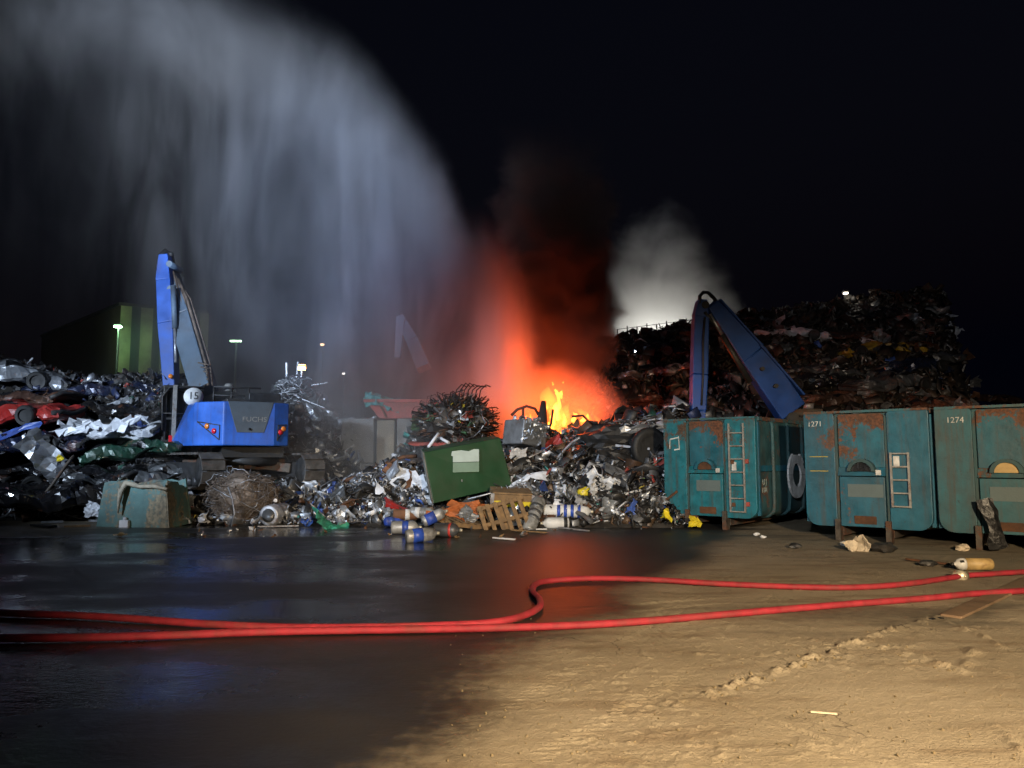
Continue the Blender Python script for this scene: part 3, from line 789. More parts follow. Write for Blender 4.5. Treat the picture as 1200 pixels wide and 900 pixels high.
CAR_LIB = []
for q in range(5):
    CAR_LIB.append(car_parts(40 + q, crush=(0.62, 0.5, 0.7, 0.45, 0.58)[q]))
CAR_MESH = {}
def crushed_car(var, mat, label, loc, rot, group=None, full=True):
    key = (var, mat)
    if key not in CAR_MESH:
        b, w, bu, wh = CAR_LIB[var]
        CAR_MESH[key] = (b.mesh('body', M[mat]), [x.mesh('window', M['near_black']) for x in w], [x.mesh('bumper', M['dark']) for x in bu], [x.mesh('wheel', M['black']) for x in wh])
    b, w, bu, wh = CAR_MESH[key]
    t = thing('crushed_car', label, 'car', loc, rot, group)
    link('body', b, t); 
    if full:
        
        for x in w: link('window', x, t)
        for x in bu: link('bumper', x, t)
        for x in wh: link('wheel', x, t)
    return t
# ------------------------------------------------------------------ crushed cars, left heap
def put_car(px, py, Y, var, mat, label, yaw=0.0, tilt=0.0, roll=0.0, group=None, full=True, sc=1.0):
    p = at(px, py, Y)
    o = crushed_car(var, mat, label, (p.x, p.y, p.z - 0.3), (roll, tilt, yaw), group, full)
    o.scale = (sc, sc, sc)
    return o

CARS = [
 (2, 438, 23.6, 0, 'silver_car', 'silver crushed car jutting out on top of the heap beside the hall', 0.25, 0.10, 0.1),
 (8, 466, 23.2, 3, 'brown_car', 'flattened dull brown car under the silver car roof', -0.1, -0.05, 0),
 (112, 455, 24.2, 1, 'darkblue_car', 'navy crushed car topmost on the heap below the lit green stripes', 0.15, -0.03, 0.05),
 (10, 489, 22.3, 0, 'red_paint', 'bright red crushed car wedged in the heap of wrecks', -0.12, -0.13, 0.1),
 (125, 478, 23.5, 3, 'black_car', 'black flattened car between the navy car and the white wreck', -0.08, 0.03, 0),
 (108, 503, 22.5, 3, 'white_car', 'white crushed car with torn open side in the middle of the heap', 0.1, -0.06, 0.05),
 (136, 527, 22.4, 1, 'green_car', 'dark green crushed car under the white wreck', 0.06, -0.07, 0),
 (20, 522, 21.9, 2, 'darkblue_car', 'navy crushed car under the bright red wreck', 0.1, -0.12, 0.1),
 (88, 548, 21.9, 3, 'black_car', 'black flattened car low in the heap with a yellow scrap on it', -0.15, 0.05, 0),
 (160, 556, 21.9, 1, 'grey_car', 'grey crushed car behind the corroded teal tank', 0.2, -0.05, 0),
 (95, 580, 21.2, 2, 'black_car', 'black gutted wreck lying at the foot of the car heap', 0.5, 0.12, 0.2),
 (-70, 510, 22.5, 1, 'grey_car', 'grey crushed car past the bright red wreck', 0.1, 0.02, 0),
 (-75, 560, 21.6, 2, 'brown_car', 'brown crushed car past the folded silver panel', 0.2, -0.05, 0),
 (-85, 455, 23.6, 4, 'darkblue_car', 'navy crushed car past the silver car roof', -0.1, 0.02, 0),
 (8, 572, 21.3, 3, 'darkblue_car', 'navy flattened car behind the folded silver panel', 0.2, 0.08, 0.1),
]
for px, py, Y, v, mt, lb, yaw, tl, rl in CARS:
    put_car(px, py, Y, v, mt, lb, yaw, tl, rl)

# cars layered in the mountain
def on_heap(px, py, hf, y0, y1, back=0.0):
    y = y0
    while y < y1:
        p = at(px, py, y)
        if float(hf(np.array([p.x]), np.array([p.y]))[0]) > p.z: break
        y += .15
    return y + back
mrng = random.Random(21)
mats = ['grey_car', 'grey_car', 'black_car', 'brown_car', 'silver_car', 'darkblue_car', 'brown_car', 'black_car', 'white_car']
rows = [(372, 47.5, 1035, 1085), (392, 46.0, 930, 1080), (412, 44.0, 900, 1085), (432, 42, 880, 1075), (452, 39.5, 960, 1085), (470, 37, 985, 1170), (440, 41.5, 770, 850), (470, 36, 700, 800), (412, 44.5, 760, 830)]
WORD = {'grey_car': 'grey', 'silver_car': 'silver', 'black_car': 'black', 'brown_car': 'brown', 'white_car': 'white', 'darkblue_car': 'navy', 'red_paint': 'red'}
for ri, (py, Y, x0, x1) in enumerate(rows):
    px = x0
    while px < x1:
        if abs(px - 1015) < 45 and py == 412:
            px += 90; continue
        mt = mats[mrng.randrange(len(mats))]
        where = 'dark scrap mountain behind the containers' if px > 860 else 'dark scrap slope beside the blue crane boom'
        put_car(px + mrng.uniform(-8, 8), py + mrng.uniform(-5, 5), on_heap(px, py, h_mountain, 26, 52, -.2), mrng.randrange(5), mt,
                f'{WORD[mt]} crushed car stacked on the {where}', mrng.uniform(-.35, .35), mrng.uniform(-.12, .12), mrng.uniform(-.2, .2),
                f'{WORD[mt]} crushed cars on the {where}', full=True)
        px += mrng.uniform(70, 100)
put_car(1028, 412, on_heap(1028, 412, h_mountain, 26, 52, -.3), 4, 'yellow_car', 'yellow crushed car among the wrecks on the dark scrap mountain', 0.1, -0.02, 0.1, sc=1.15)

# ------------------------------------------------------------------ loose sheets, pipes and beams
SHEETS = {}
def sheet(px, py, Y, w, h, seed, mat, label, group=None, rot=None, name='metal_sheet', cat='metal sheet', **k):
    key = (w, h, seed, mat, tuple(sorted(k.items())))
    if key not in SHEETS: SHEETS[key] = sheet_mesh(w, h, seed, M[mat], **k)
    o = link(name, SHEETS[key])
    o.location = at(px, py, Y) if not isinstance(px, Vector) else px
    if rot is None:
        r = random.Random(seed * 31 + int(o.location.x * 100))
        rot = (r.uniform(0.5, 1.6), r.uniform(-.6, .6), r.uniform(-3.1, 3.1))
    o.rotation_euler = rot
    return tag(o, label, cat, group)

zones = [
 ('heap of crushed cars', h_cars, (-16, -9.6), (20.9, 24.2), [('silver', 14), ('grey', 16), ('whitesheet', 4), ('bluesheet', 5), ('rustsheet', 6)], (0.5, 1.3)),
 ('rubble around the excavator tracks', h_apron, (-10.4, -2.2), (19.5, 22.6), [('silver', 22), ('grey', 18), ('whitesheet', 8), ('rustsheet', 8), ('bluesheet', 3)], (0.25, 0.8)),
 ('pale pile behind the excavator', h_pale, (-9.2, -4.9), (25.6, 27.2), [('silver', 30), ('whitesheet', 9), ('grey', 6)], (0.4, 1.1)),
 ('heap in front of the fire', h_fire, (-0.4, 4.4), (19.2, 24.8), [('silver', 22), ('grey', 34), ('whitesheet', 9), ('rustsheet', 14), ('bluesheet', 5)], (0.22, 0.75)),
 ('heap beside the tilted green box', h_fire, (-4.6, -2.3), (19.6, 22.5), [('whitesheet', 6), ('silver', 12), ('grey', 8)], (0.3, 0.8)),
 ('dark scrap mountain', h_mountain, (8, 27), (31, 46), [('silver', 18), ('grey', 24), ('whitesheet', 10), ('rustsheet', 14)], (0.7, 2.0)),
]
CW = {'silver': 'silver', 'grey': 'grey', 'whitesheet': 'white', 'bluesheet': 'blue', 'rustsheet': 'rust brown'}
srng = random.Random(5)
for zn, hf, xr, yr, lst, sz in zones:
    for mt, n in lst:
        for q in range(n):
            x, y = srng.uniform(*xr), yr[0] + (yr[1] - yr[0]) * srng.random() ** 1.2
            z = float(hf(np.array([x]), np.array([y]))[0])
            s = srng.uniform(*sz)
            s = round(s, 1)
            sd = srng.randrange(7)
            o = sheet(Vector((x, y, z + 0.12 + s * 0.08)), 0, 0, s, round(s * (0.5, 0.8)[sd % 2], 2), sd, mt,
                      f'crumpled {CW[mt]} metal sheet in the {zn}', f'crumpled {CW[mt]} sheets in the {zn}',
                      rot=(srng.uniform(0.2, 1.4), srng.uniform(-.7, .7), srng.uniform(-3.1, 3.1)))

prng = random.Random(9)
PIPE = []
for q in range(6):
    L = (1.2, 1.6, 2.2, 1.0, 1.8, 2.6)[q]
    r = random.Random(q)
    pts = [Vector((L * (t / 6 - .5), r.uniform(-.06, .06) * L * (t / 6) ** 2, 0.10 * L * math.sin(t * .5 + q) * (q % 3) * .5)) for t in range(7)]
    mb = MB()
    if q % 2: mb.tube(pts, 0.028 + 0.008 * q % 3, 7)
    else:
        for a, b in zip(pts[:-1], pts[1:]):
            pass
        mb.tube(pts, 0.035, 4, flat=0.5)
    PIPE.append(mb)
PM = {}
for zn, hf, xr, yr, mt, wd, n in (
    ('heap of crushed cars', h_cars, (-15, -9.6), (20.9, 23.5), 'pipe', 'grey', 14), ('heap of crushed cars', h_cars, (-15, -9.6), (20.9, 23), 'rust', 'rusty', 10),
    ('rubble around the excavator tracks', h_apron, (-10.3, -2.2), (19.4, 22), 'pipe', 'grey', 18), ('rubble around the excavator tracks', h_apron, (-10.3, -2.4), (19.4, 22), 'rust', 'rusty', 8),
    ('pale pile behind the excavator', h_pale, (-9, -5), (25.6, 27), 'wire_silver', 'silver', 14),
    ('heap in front of the fire', h_fire, (-.2, 4.2), (19.2, 24.6), 'pipe', 'grey', 26), ('heap in front of the fire', h_fire, (-.2, 4.2), (19.2, 24.6), 'dark', 'dark', 20),
    ('heap in front of the fire', h_fire, (-.2, 4.2), (19.2, 24.6), 'rust', 'rusty', 10)):
    for _ in range(n):
        x, y = prng.uniform(*xr), prng.uniform(*yr)
        z = float(hf(np.array([x]), np.array([y]))[0])
        q = prng.randrange(6)
        if (q, mt) not in PM: PM[(q, mt)] = PIPE[q].mesh('pipe', M[mt])
        o = link('bent_pipe', PM[(q, mt)])
        o.location = (x, y, z + 0.14); o.rotation_euler = (prng.uniform(-.3, .3), prng.uniform(-.7, .7), prng.uniform(-1.5, 1.5)); s = prng.uniform(.45, .9); o.scale = (s, s, s)
        tag(o, f'bent {wd} pipe sticking out of the {zn}', 'pipe', f'{wd} pipes in the {zn}')

# ------------------------------------------------------------------ single pieces, car heap
sheet(58, 540, 20.9, 1.9, 0.8, 3, 'silver', 'large folded silver body panel leaning down the car heap', rot=(1.15, 0.85, 0.25), folds=3, maxang=45, n=12, ragged=.12, amp=.06)
sheet(18, 516, 21.4, 1.0, 0.6, 11, 'silver', 'bent silver panel above the large folded one', rot=(1.0, -0.3, 0.2), folds=2, maxang=50)
sheet(15, 507, 21.2, 1.7, 0.3, 4, 'bluesheet', 'long pale blue trim strip under the red wreck', rot=(1.1, -0.2, 0.1), folds=1, maxang=25)
sheet(120, 497, 21.7, 2.6, 0.62, 8, 'whitesheet', 'long torn white car flank across the middle of the heap', rot=(1.35, -0.1, 0.05), folds=4, maxang=45, n=22, amp=0.10, ragged=.8)
sheet(112, 598, 20.2, 0.55, 0.5, 2, 'whitesheet', 'small white panel standing near the foot of the car heap', rot=(1.2, 0.4, 0.3), folds=1, maxang=40)
sheet(70, 537, 20.9, 0.34, 0.22, 6, 'yellow', 'small yellow plastic scrap on the black wreck', rot=(1.2, 0, 0.3), name='plastic_scrap', cat='scrap')
mb = MB(); mb.tube([at(28, 598, 20.3), at(45, 588, 20.4), at(60, 570, 20.5), at(78, 545, 20.7), at(86, 535, 20.9)], 0.09, 5, flat=.5)
tag(mb.build('steel_beam', M['steel_dirty']), 'long dull steel beam leaning up the front of the car heap', 'beam')
mb = MB(); mb.tube([at(0, 607, 20.1), at(8, 604, 20.0), at(13, 598, 20.0), at(13, 590, 20.1)], 0.035, 6)
tag(mb.build('bent_bumper', M['wire_silver']), 'curved chrome strip lying at the foot of the car heap', 'bumper')
for a, b, w, mt, lb in (((48, 612), (74, 611), .12, 'wire_silver', 'flat pale bar on the ground at the foot of the car heap'), ((75, 617), (106, 616), .06, 'wood', 'thin tan batten on the dirt below the car heap'),
                        ((105, 610), (130, 611), .07, 'wire_silver', 'short bright bar on the ground beside the corroded teal tank'), ((40, 615), (62, 617), .2, 'dark', 'dark flat scrap on the dirt below the car heap')):
    mb = MB(); mb.bar(gp(*a, .05), gp(*b, .05), w, .05)
    tag(mb.build('metal_bar' if mt != 'wood' else 'wood_batten', M[mt]), lb, 'bar')
# corroded teal tank section
T = thing('cut_tank', 'corroded teal tank half, cut open and crusted with cement, by the car heap', 'tank', at(170, 612, 19.6) * 1.0)
T.location.z = 0.02
def tank():
    w, d, h = 1.95, 1.0, 1.1
    mb = MB(); n = 10
    r = random.Random(4)
    for a, b, bow in (((-w / 2, -d / 2), (w / 2, -d / 2), -.05), ((w / 2, -d / 2), (w / 2, d / 2), .05), ((w / 2, d / 2), (-w / 2, d / 2), .05), ((-w / 2, d / 2), (-w / 2, -d / 2), -.05)):
        V = []; Fs = []
        nrm = Vector((-(b[1] - a[1]), b[0] - a[0], 0)).normalized()
        for off in (0, 0.05):
            for j in range(6):
                for i in range(n):
                    t = i / (n - 1); zt = j / 5
                    top = h * (0.9 + 0.12 * math.sin(3 * t + 1) + 0.05 * r.uniform(-1, 1) * (j == 5))
                    p = Vector((a[0] + (b[0] - a[0]) * t, a[1] + (b[1] - a[1]) * t, zt * top))
                    taper = 1 - 0.14 * zt
                    p.x *= taper; p.y *= taper
                    V.append(p + nrm * (off + 0.05 * math.sin(math.pi * t) * math.sin(2 * zt + 1)))
        m = 6 * n
        for j in range(5):
            for i in range(n - 1):
                f = (j * n + i, j * n + i + 1, (j + 1) * n + i + 1, (j + 1) * n + i)
                Fs.append(f); Fs.append(tuple(q + m for q in reversed(f)))
        for i in range(n - 1): Fs.append((5 * n + i, 5 * n + i + 1, m + 5 * n + i + 1, m + 5 * n + i))
        mb.add(V, Fs)
    return mb
tank().build('shell', M['teal_tank'], T)
mb = MB(); mb.tube([(-.35, -.55, .62), (-.28, -.56, .9), (-.22, -.5, 1.08), (-.05, -.45, 1.05), (.15, -.46, 1.0), (.5, -.45, 1.02), (.85, -.42, .95)], [.05, .06, .08, .07, .05, .05, .04], 7)
mb.tube([(-.3, -.56, .95), (-.34, -.57, .6), (-.36, -.56, .35)], [.06, .04, .02], 6)
mb.build('crust', M['cement'], T)
T.rotation_euler = (R(3), R(1), R(-8))
mb = MB(); mb.box((0, 0, .09), (.22, .14, .18)); mb.lathe([(.05, .18), (.05, .24), (.03, .25)], 8)
tag(mb.build('paint_carton', M['whitesheet'], loc=gp(146, 618), bevel=.01), 'small pale carton standing on the ground before the corroded teal tank', 'carton')
mb = MB(); v, f = crumple(.28, .2, 5); mb.add(v, f)
tag(mb.build('crushed_can', M['brass'], loc=gp(141, 626, .06)), 'crumpled tan can on the ground below the corroded teal tank', 'can')

# wire bale
def tangle(n, rad, seed, rr=(0.006, 0.014), squash=(1, 1, 1), seg=9, wild=0.25):
    r = random.Random(seed); mb = MB()
    for _ in range(n):
        d = Vector((r.gauss(0, 1), r.gauss(0, 1), r.gauss(0, 1))).normalized()
        ax = Vector((r.gauss(0, 1), r.gauss(0, 1), r.gauss(0, 1))).normalized()
        ra = rad * r.uniform(.75, 1.05); sp = r.uniform(.6, 2.2); pts = []
        for i in range(seg):
            q = Matrix.Rotation(sp * (i / (seg - 1) - .5), 3, ax) @ d
            p = q * ra * (1 + wild * r.uniform(-.3, .3))
            pts.append(Vector((p.x * squash[0], p.y * squash[1], p.z * squash[2])))
        mb.tube(pts, r.uniform(*rr), 4, caps=False)
    return mb
def lump(rad, seed, squash=(1, 1, 1), rough=.12, n=3):
    bm = bmesh.new(); bmesh.ops.create_icosphere(bm, subdivisions=n, radius=rad)
    r = random.Random(seed); ph = [r.uniform(0, 6) for _ in range(6)]
    mb = MB()
    for v in bm.verts:
        p = v.co; k = 1 + rough * (math.sin(4 * p.x / rad + ph[0]) * math.sin(3.3 * p.y / rad + ph[1]) + .6 * math.sin(7 * p.z / rad + ph[2] + 3 * p.x / rad)) + r.uniform(-.5, .5) * rough * .5
        v.co = Vector((p.x * squash[0], p.y * squash[1], p.z * squash[2])) * k
    mb.add([v.co.copy() for v in bm.verts], [tuple(v.index for v in f.verts) for f in bm.faces]); bm.free()
    return mb
W = thing('wire_bale', 'round bale of tangled rusty wire sitting before the excavator tracks', 'wire bale', (gp(285, 614).x, 20.0, 0.68))
lump(.62, 3, (1.35, .9, 1.0)).build('core', M['wire'], W)
tangle(560, .68, 8, rr=(.004, .010), squash=(1.35, .95, .98), wild=.4).build('wire', M['wire'], W)
tangle(60, .72, 9, rr=(.004, .009), squash=(1.25, .95, .98), wild=.7).build('loose_wire', M['wire_silver'], W)
mb = MB(); mb.tube([(-.1, -.75, .3), (.03, -.78, .0), (.1, -.8, -.35), (.05, -.85, -.66)], .02, 6); mb.build('cable', M['pipe'], W)
W = thing('wire_bale', 'tangle of silver wire and strips on top of the pale pile', 'wire bale', at(343, 462, 26.6))
tangle(160, .75, 18, rr=(.012, .03), squash=(1.0, .7, .8), wild=.7).build('wire', M['wire_silver'], W)
mb = MB()
for a, b in (((-.2, 0, 0), (-.25, 0, 1.1)), ((.1, 0, .2), (.12, .1, 1.15)), ((.25, 0, .1), (.3, 0, .95)), ((.2, -.3, -.1), (1.2, -.3, -.5)), ((.7, -.2, .3), (1.25, -.2, .38)), ((-.3, -.4, -.4), (.3, -.5, -1.2))):
    mb.bar(a, b, .05, .02)
mb.build('strip', M['wire_silver'], W)
W = thing('wire_bale', 'dark bristling ball of cables and bars heaped behind the tilted green box', 'wire bale', at(535, 497, 24.5))
lump(.85, 5, (1.1, .9, .85), .3).build('core', M['wire_black'], W)
tangle(330, .98, 12, rr=(.008, .024), squash=(1.15, .9, .85), wild=1.25).build('cable', M['wire_black'], W)
tangle(80, 1.0, 13, rr=(.01, .028), squash=(1.15, .9, .85), wild=1.2).build('copper_wire', M['rust'], W)
tangle(26, 1.0, 14, rr=(.01, .022), squash=(1.1, .9, .85), wild=1.0, seg=5).build('silver_wire', M['wire_silver'], W)
for q, (mt_, n_) in enumerate((('red_dull', 10), ('green_dull', 8), ('silver', 12), ('grey', 26), ('yellow', 4))):
    mb = MB(); r = random.Random(90 + q)
    for i in range(n_):
        v, f = crumple(r.uniform(.2, .5), r.uniform(.12, .3), 300 + i + 40 * q, n=5)
        d = Vector((r.gauss(0, 1), -abs(r.gauss(0, 1)), r.gauss(0, 1))).normalized(); o_ = Vector((d.x * 1.05, d.y * .85, d.z * .8))
        Mx = Euler((r.uniform(0, 3), r.uniform(-1, 1), r.uniform(-3, 3))).to_matrix(); mb.add([Mx @ p + o_ for p in v], f)
    o = mb.build('caught_scrap', M[mt_], W); tag(o, kind='stuff')
mb = MB(); 
for a in range(7):
    x = -.1 + .13 * a; mb.tube([(x, .1, .7), (x + .08, .12, 1.1), (x + .25, .1, 1.28 + .05 * math.sin(a)), (x + .4, .1, 1.2)], .022, 5)
mb.build('hook_bar', M['wire_black'], W)
# barrel end and junk by the bale
D = thing('steel_drum', 'grey steel drum lying on its side beside the wire bale', 'drum', (gp(332, 613).x, 19.75, .27), (0, 0, R(80)))
mb = MB(); mb.lathe([(.0, -.4), (.22, -.4), (.26, -.38), (.26, -.12), (.275, -.1), (.26, -.08), (.26, .15), (.275, .17), (.26, .19), (.26, .4), (.275, .42), (.24, .42), (.235, .39), (0, .39)], 20, 0, 'x')
mb.build('shell', M['pipe'], D)
MB().lathe([(0, -.412), (.17, -.412), (.17, -.404), (0, -.404)], 18, 0, 'x').build('lid', M['grey'], D)
o = MB().add(*crumple(1.1, .5, 21, folds=4, amp=.08, n=12)).build('green_netting', M['tarp_green'], loc=gp(386, 612, .16), rot=(.25, .1, .1))
tag(o, 'crumpled sea-green netting on the ground beside the rubble edge', 'netting')
for (px, py, s, mt, lb) in ((462, 612, .5, 'label_blue', 'small crumpled blue sheet at the edge of the silver rubble'), (388, 575, .55, 'label_blue', 'blue torn sheet among the pale shredded metal')):
    sheet(px, py, 19.6 if py > 600 else 20.8, s, s * .7, 9, 'bluesheet', lb)
sheet(481, 566, 20.9, 1.1, .8, 12, 'whitesheet', 'large bright white folded sheet beside the tilted green box', rot=(1.2, .5, .2), folds=2, maxang=60)
sheet(452, 578, 20.6, .9, .6, 14, 'whitesheet', 'white crumpled sheet lying lower than the big folded one', rot=(.8, .1, .4), folds=3)
sheet(505, 565, 21, .6, .5, 15, 'whitesheet', 'small white rag of sheet tucked against the tilted green box', rot=(1.3, .6, .2))

# concrete blocks, red skip, teal tarp behind
for px0, px1, Y, y0, mt, lb in ((398, 438, 26.2, 490, 'concrete', 'grey concrete block, first of the row beside the silver pile'), (440, 462, 26.0, 492, 'concrete_tan', 'tan concrete block in the middle of the row under the red skip'),
                                (464, 492, 25.8, 490, 'concrete', 'grey concrete block at the end of the row near the tilted green box')):
    a, b = at(px0, 560, Y), at(px1, y0, Y)
    h = b.z; wv = b.x - a.x
    mb = MB(); 
    for lv in range(2): mb.box((0, 0, h * (.25 + .5 * lv)), (wv, .8, h * .5 - .02), rot=(0, 0, .03 * lv))
    tag(mb.build('concrete_block', M[mt], loc=((a.x + b.x) / 2, Y + .4, 0), bevel=.04), lb, 'concrete block', 'concrete blocks under the red skip')
K = thing('red_skip', 'faded red skip standing on the concrete blocks', 'skip', (at(474, 490, 27.6).x, 27.6, at(474, 492, 27.6).z))
mb = MB(); mb.prism([(-.75, 0), (.75, 0), (1.25, .62), (-1.25, .62)], -.9, .9); mb.build('body', M['red_dull'], K, bevel=.02)
mb = MB(); mb.box((0, -.93, .62), (2.6, .08, .1)); mb.box((0, .93, .62), (2.6, .08, .1)); mb.build('rim', M['red_dull'], K)
for x in (-.5, .5): MB().bar((x, -.93, .05), (x * 1.6, -.93, .6), .08, .06).build('rib', M['rust'], K)
o = MB().add(*crumple(1.5, .9, 33, folds=5, amp=.07, n=12)).build('teal_tarp', M['tarp_teal'], loc=at(450, 470, 26.8), rot=(1.1, .2, .1))
tag(o, 'crumpled teal tarpaulin heaped beside the faded red skip', 'tarpaulin')
sheet(498, 498, 25.2, 1.1, .9, 34, 'green_dull', 'faded green bent sheet between the red skip and the wiry ball', rot=(1.2, .2, .2))
sheet(512, 518, 24.0, 1.9, .5, 35, 'red_dull', 'torn faded red panel behind the tilted green box', rot=(1.3, .05, .1), folds=2)
for a, b, lb in (((502, 524, 21.5), (514, 508, 21.8), 'short pale tube sticking up behind the tilted green box'), ((514, 512, 21.9), (526, 519, 21.6), 'thin pale tube slanting down behind the tilted green box')):
    mb = MB(); mb.tube([at(*a), at(*b)], .045, 8); tag(mb.build('bent_pipe', M['whitesheet']), lb, 'pipe')

# ------------------------------------------------------------------ tilted green box
G = thing('green_box', 'dark green steel box tipped on the rubble with a torn pale notice on it', 'steel box')
A, B, C_, D_ = at(497, 530, 19.7), at(586, 513, 20.7), at(600, 569, 20.6), at(508, 590, 19.5)
dv = Vector((-.20, 1.15, .10))
def shrink(P, k): 
    c = sum(P, Vector()) / 4
    return [c + (p - c) * k for p in P]
fr = [A, B, C_, D_]; bk = [p + dv for p in fr]
mb = MB(); mb.add(fr + bk, [(0, 1, 2, 3), (7, 6, 5, 4), (0, 4, 5, 1), (1, 5, 6, 2), (2, 6, 7, 3), (3, 7, 4, 0)])
mb.build('body', M['green'], G, bevel=.015)
nrm = (B - A).cross(D_ - A).normalized()
if nrm.y > 0: nrm = -nrm
ex, ey = (B - A), (D_ - A)
def onface(u, v, off=0.006): return A + ex * u + ey * v + (C_ - B - ey) * (u * v) + nrm * off
def patch(us, name, mat, off):
    mb = MB(); P = [onface(u, v, off) for u, v in us]; P2 = [p - nrm * 0.004 for p in P]
    n = len(P)
    mb.add(P + P2, [tuple(range(n)), tuple(reversed(range(n, 2 * n)))] + [(i, n + i, n + (i + 1) % n, (i + 1) % n) for i in range(n)])
    return mb.build(name, mat, G)
# the sheet's corners, level with the picture's horizon though the box leans
def hit(px, py):
    d = ray(px, py); t = (A - CAM).dot(nrm) / d.dot(nrm); return CAM + d * t
def onface(u, v, off=0.0): return hit(u, v) + nrm * off
patch([(529.5, 529), (540, 527.8), (549, 529), (555, 526.5), (561, 526.6), (561, 541), (530.5, 542), (530.5, 535), (528.5, 534), (529, 531)], 'notice', M['paper_white'], .020)
patch([(530.5, 542.6), (561, 541.6), (561, 553), (530.5, 553.8)], 'notice', M['paper_green'], .019)
patch([(540, 562), (541.4, 562), (541.6, 565), (540.2, 565)], 'latch', M['wire_silver'], .03)
# light side edge
mb = MB(); e = (A - B).normalized()
L = [A + e * .012, D_ + e * .012, D_ + dv + e * .012, A + dv + e * .012]
mb.add(L + [p + e * .02 for p in L], [(0, 1, 2, 3), (7, 6, 5, 4), (0, 4, 5, 1), (1, 5, 6, 2), (2, 6, 7, 3), (3, 7, 4, 0)]); mb.build('side_panel', M['grey_edge'], G)
# ------------------------------------------------------------------ pallets, boards, bottles
def pallet(label, loc, rot, broken=False):
    t = thing('wooden_pallet', label, 'pallet', loc, rot)
    mb = MB()
    for i in range(6 if not broken else 5): mb.box((-.52 + .2 * i, 0, .12), (.10, 1.0, .022), rot=(0, 0, .02 * (i % 3 - 1)))
    mb.build('deck', M['wood'], t)
    for y in (-.44, 0, .44):
        mb = MB(); mb.box((0, y, .05), (1.15, .09, .10)); mb.build('stringer', M['wood'], t)
    mb = MB()
    for i in range(3): mb.box((-.5 + .5 * i, 0, -.012), (.12, 1.0, .022))
    mb.build('base_board', M['wood'], t)
    return t
pallet('broken wooden pallet propped up on edge before the tilted green box', at(592, 611, 18.7), (R(62), R(-14), R(12)))
pallet('splintered wooden pallet lying flat under the orange boards', at(545, 614, 19.0), (R(10), R(8), R(35)), True)
Cx = thing('wooden_crate', 'brown crate with a yellow lip lying above the broken pallet', 'crate', at(598, 588, 19.6), (R(10), R(3), R(8)))
mb = MB(); mb.box((0, 0, .28), (1.0, .7, .04)); mb.box((0, -.34, .14), (1.0, .03, .22)); mb.box((-.49, 0, .13), (.03, .66, .24)); mb.box((.49, 0, .13), (.03, .66, .24)); mb.build('board', M['wood'], Cx)
MB().box((0, -.375, .03), (.95, .03, .13)).build('lip', M['yellow'], Cx)
MB().box((-.51, -.39, .1), (.09, .04, .36)).build('post', M['pipe'], Cx); MB().box((.51, -.39, .1), (.07, .04, .36)).build('post', M['pipe'], Cx)
brng = random.Random(3)
for i, (px, py, w, h, a) in enumerate(((515, 605, .7, .22, .1), (528, 600, .8, .25, -.3), (545, 601, .7, .2, .2), (555, 606, .6, .18, -.2), (538, 594, .6, .3, .35), (560, 598, .5, .25, .6), (532, 604, .8, .14, .15), (548, 590, .7, .16, -.1), (565, 593, .6, .2, .3), (522, 598, .7, .14, -.4), (522, 612, .6, .1, .3), (570, 603, .5, .12, .9))):
    mb = MB(); mb.add(*crumple(w, h, 60 + i, folds=1, amp=.02, n=6, thick=.03, maxang=25))
    o = mb.build('broken_board', M['wood_orange' if i < 10 else 'wood'], loc=at(px, py, 18.95 - .02 * (py - 600)), rot=(brng.uniform(.4, 1.1), a, brng.uniform(-.5, .5)))
    tag(o, 'broken orange board in the pile under the tilted green box' if i < 10 else 'splintered bare board beside the orange boards', 'board', 'orange boards under the green box' if i < 10 else 'bare boards beside the orange ones')
mb = MB()
a, b = at(548, 585, 19.4), at(614, 568, 19.9)
mb.tube([a, b], .025, 6)
for i in range(7):
    p = a.lerp(b, .45 + .09 * i); mb.tube([p + Vector((-.06, 0, .09)), p + Vector((.05, 0, -.10))], .016, 5)
tag(mb.build('toothed_rail', M['wire_silver']), 'pale toothed rail lying along the lower edge of the green box', 'rail')
sheet(549, 604, 18.75, .5, .45, 41, 'grey', 'grey triangular plate leaning on the broken pallet', rot=(1.2, .7, .1), folds=1, maxang=20)

def bottle(label, loc, rot, L=.55, r=.13, body='bottle', band='label_blue', group=None, stripes=1, band_r=(.2, .7)):
    t = thing('gas_bottle', label, 'gas bottle', loc, rot, group)
    h = L / 2
    prof = [(r * .55, -h), (r * .9, -h + .01), (r, -h + .05), (r, h - .14), (r * .93, h - .08), (r * .7, h - .03), (r * .35, h), (r * .35, h + .03)]
    MB().lathe(prof, 20, 0, 'x').build('cylinder', M[body], t)
    for i in range(stripes):
        a = -h + .05 + (L - .2) * (band_r[0] + (band_r[1] - band_r[0]) * i / stripes); b = -h + .05 + (L - .2) * (band_r[0] + (band_r[1] - band_r[0]) * (i + (1 if stripes == 1 else .5)) / stripes)
        mb = MB(); 
        mb.lathe([(r - .004, a), (r + .004, a + .002), (r + .004, b - .002), (r - .004, b)], 20, 0, 'x'); mb.build('label', M[band], t)
    MB().lathe([(r * .2, h + .02), (r * .26, h + .04), (r * .26, h + .07), (r * .14, h + .09)], 10, 0, 'x').build('valve', M['brass'], t)
    return t
bottle('white bottle with wide blue label lying nearest on the wet ground', gp(493, 627, .14), (.3, R(-4), R(22)), .62, .14)
bottle('silver bottle with narrow blue label at the outer edge of the bottle heap', gp(474, 618, .15), (.5, 0, R(6)), .6, .145, band_r=(.5, .85))
bottle('blue-labelled bottle tipped up on the others', at(508, 606, 18.6), (.6, R(-24), R(15)), .58, .14, band_r=(.1, .75))
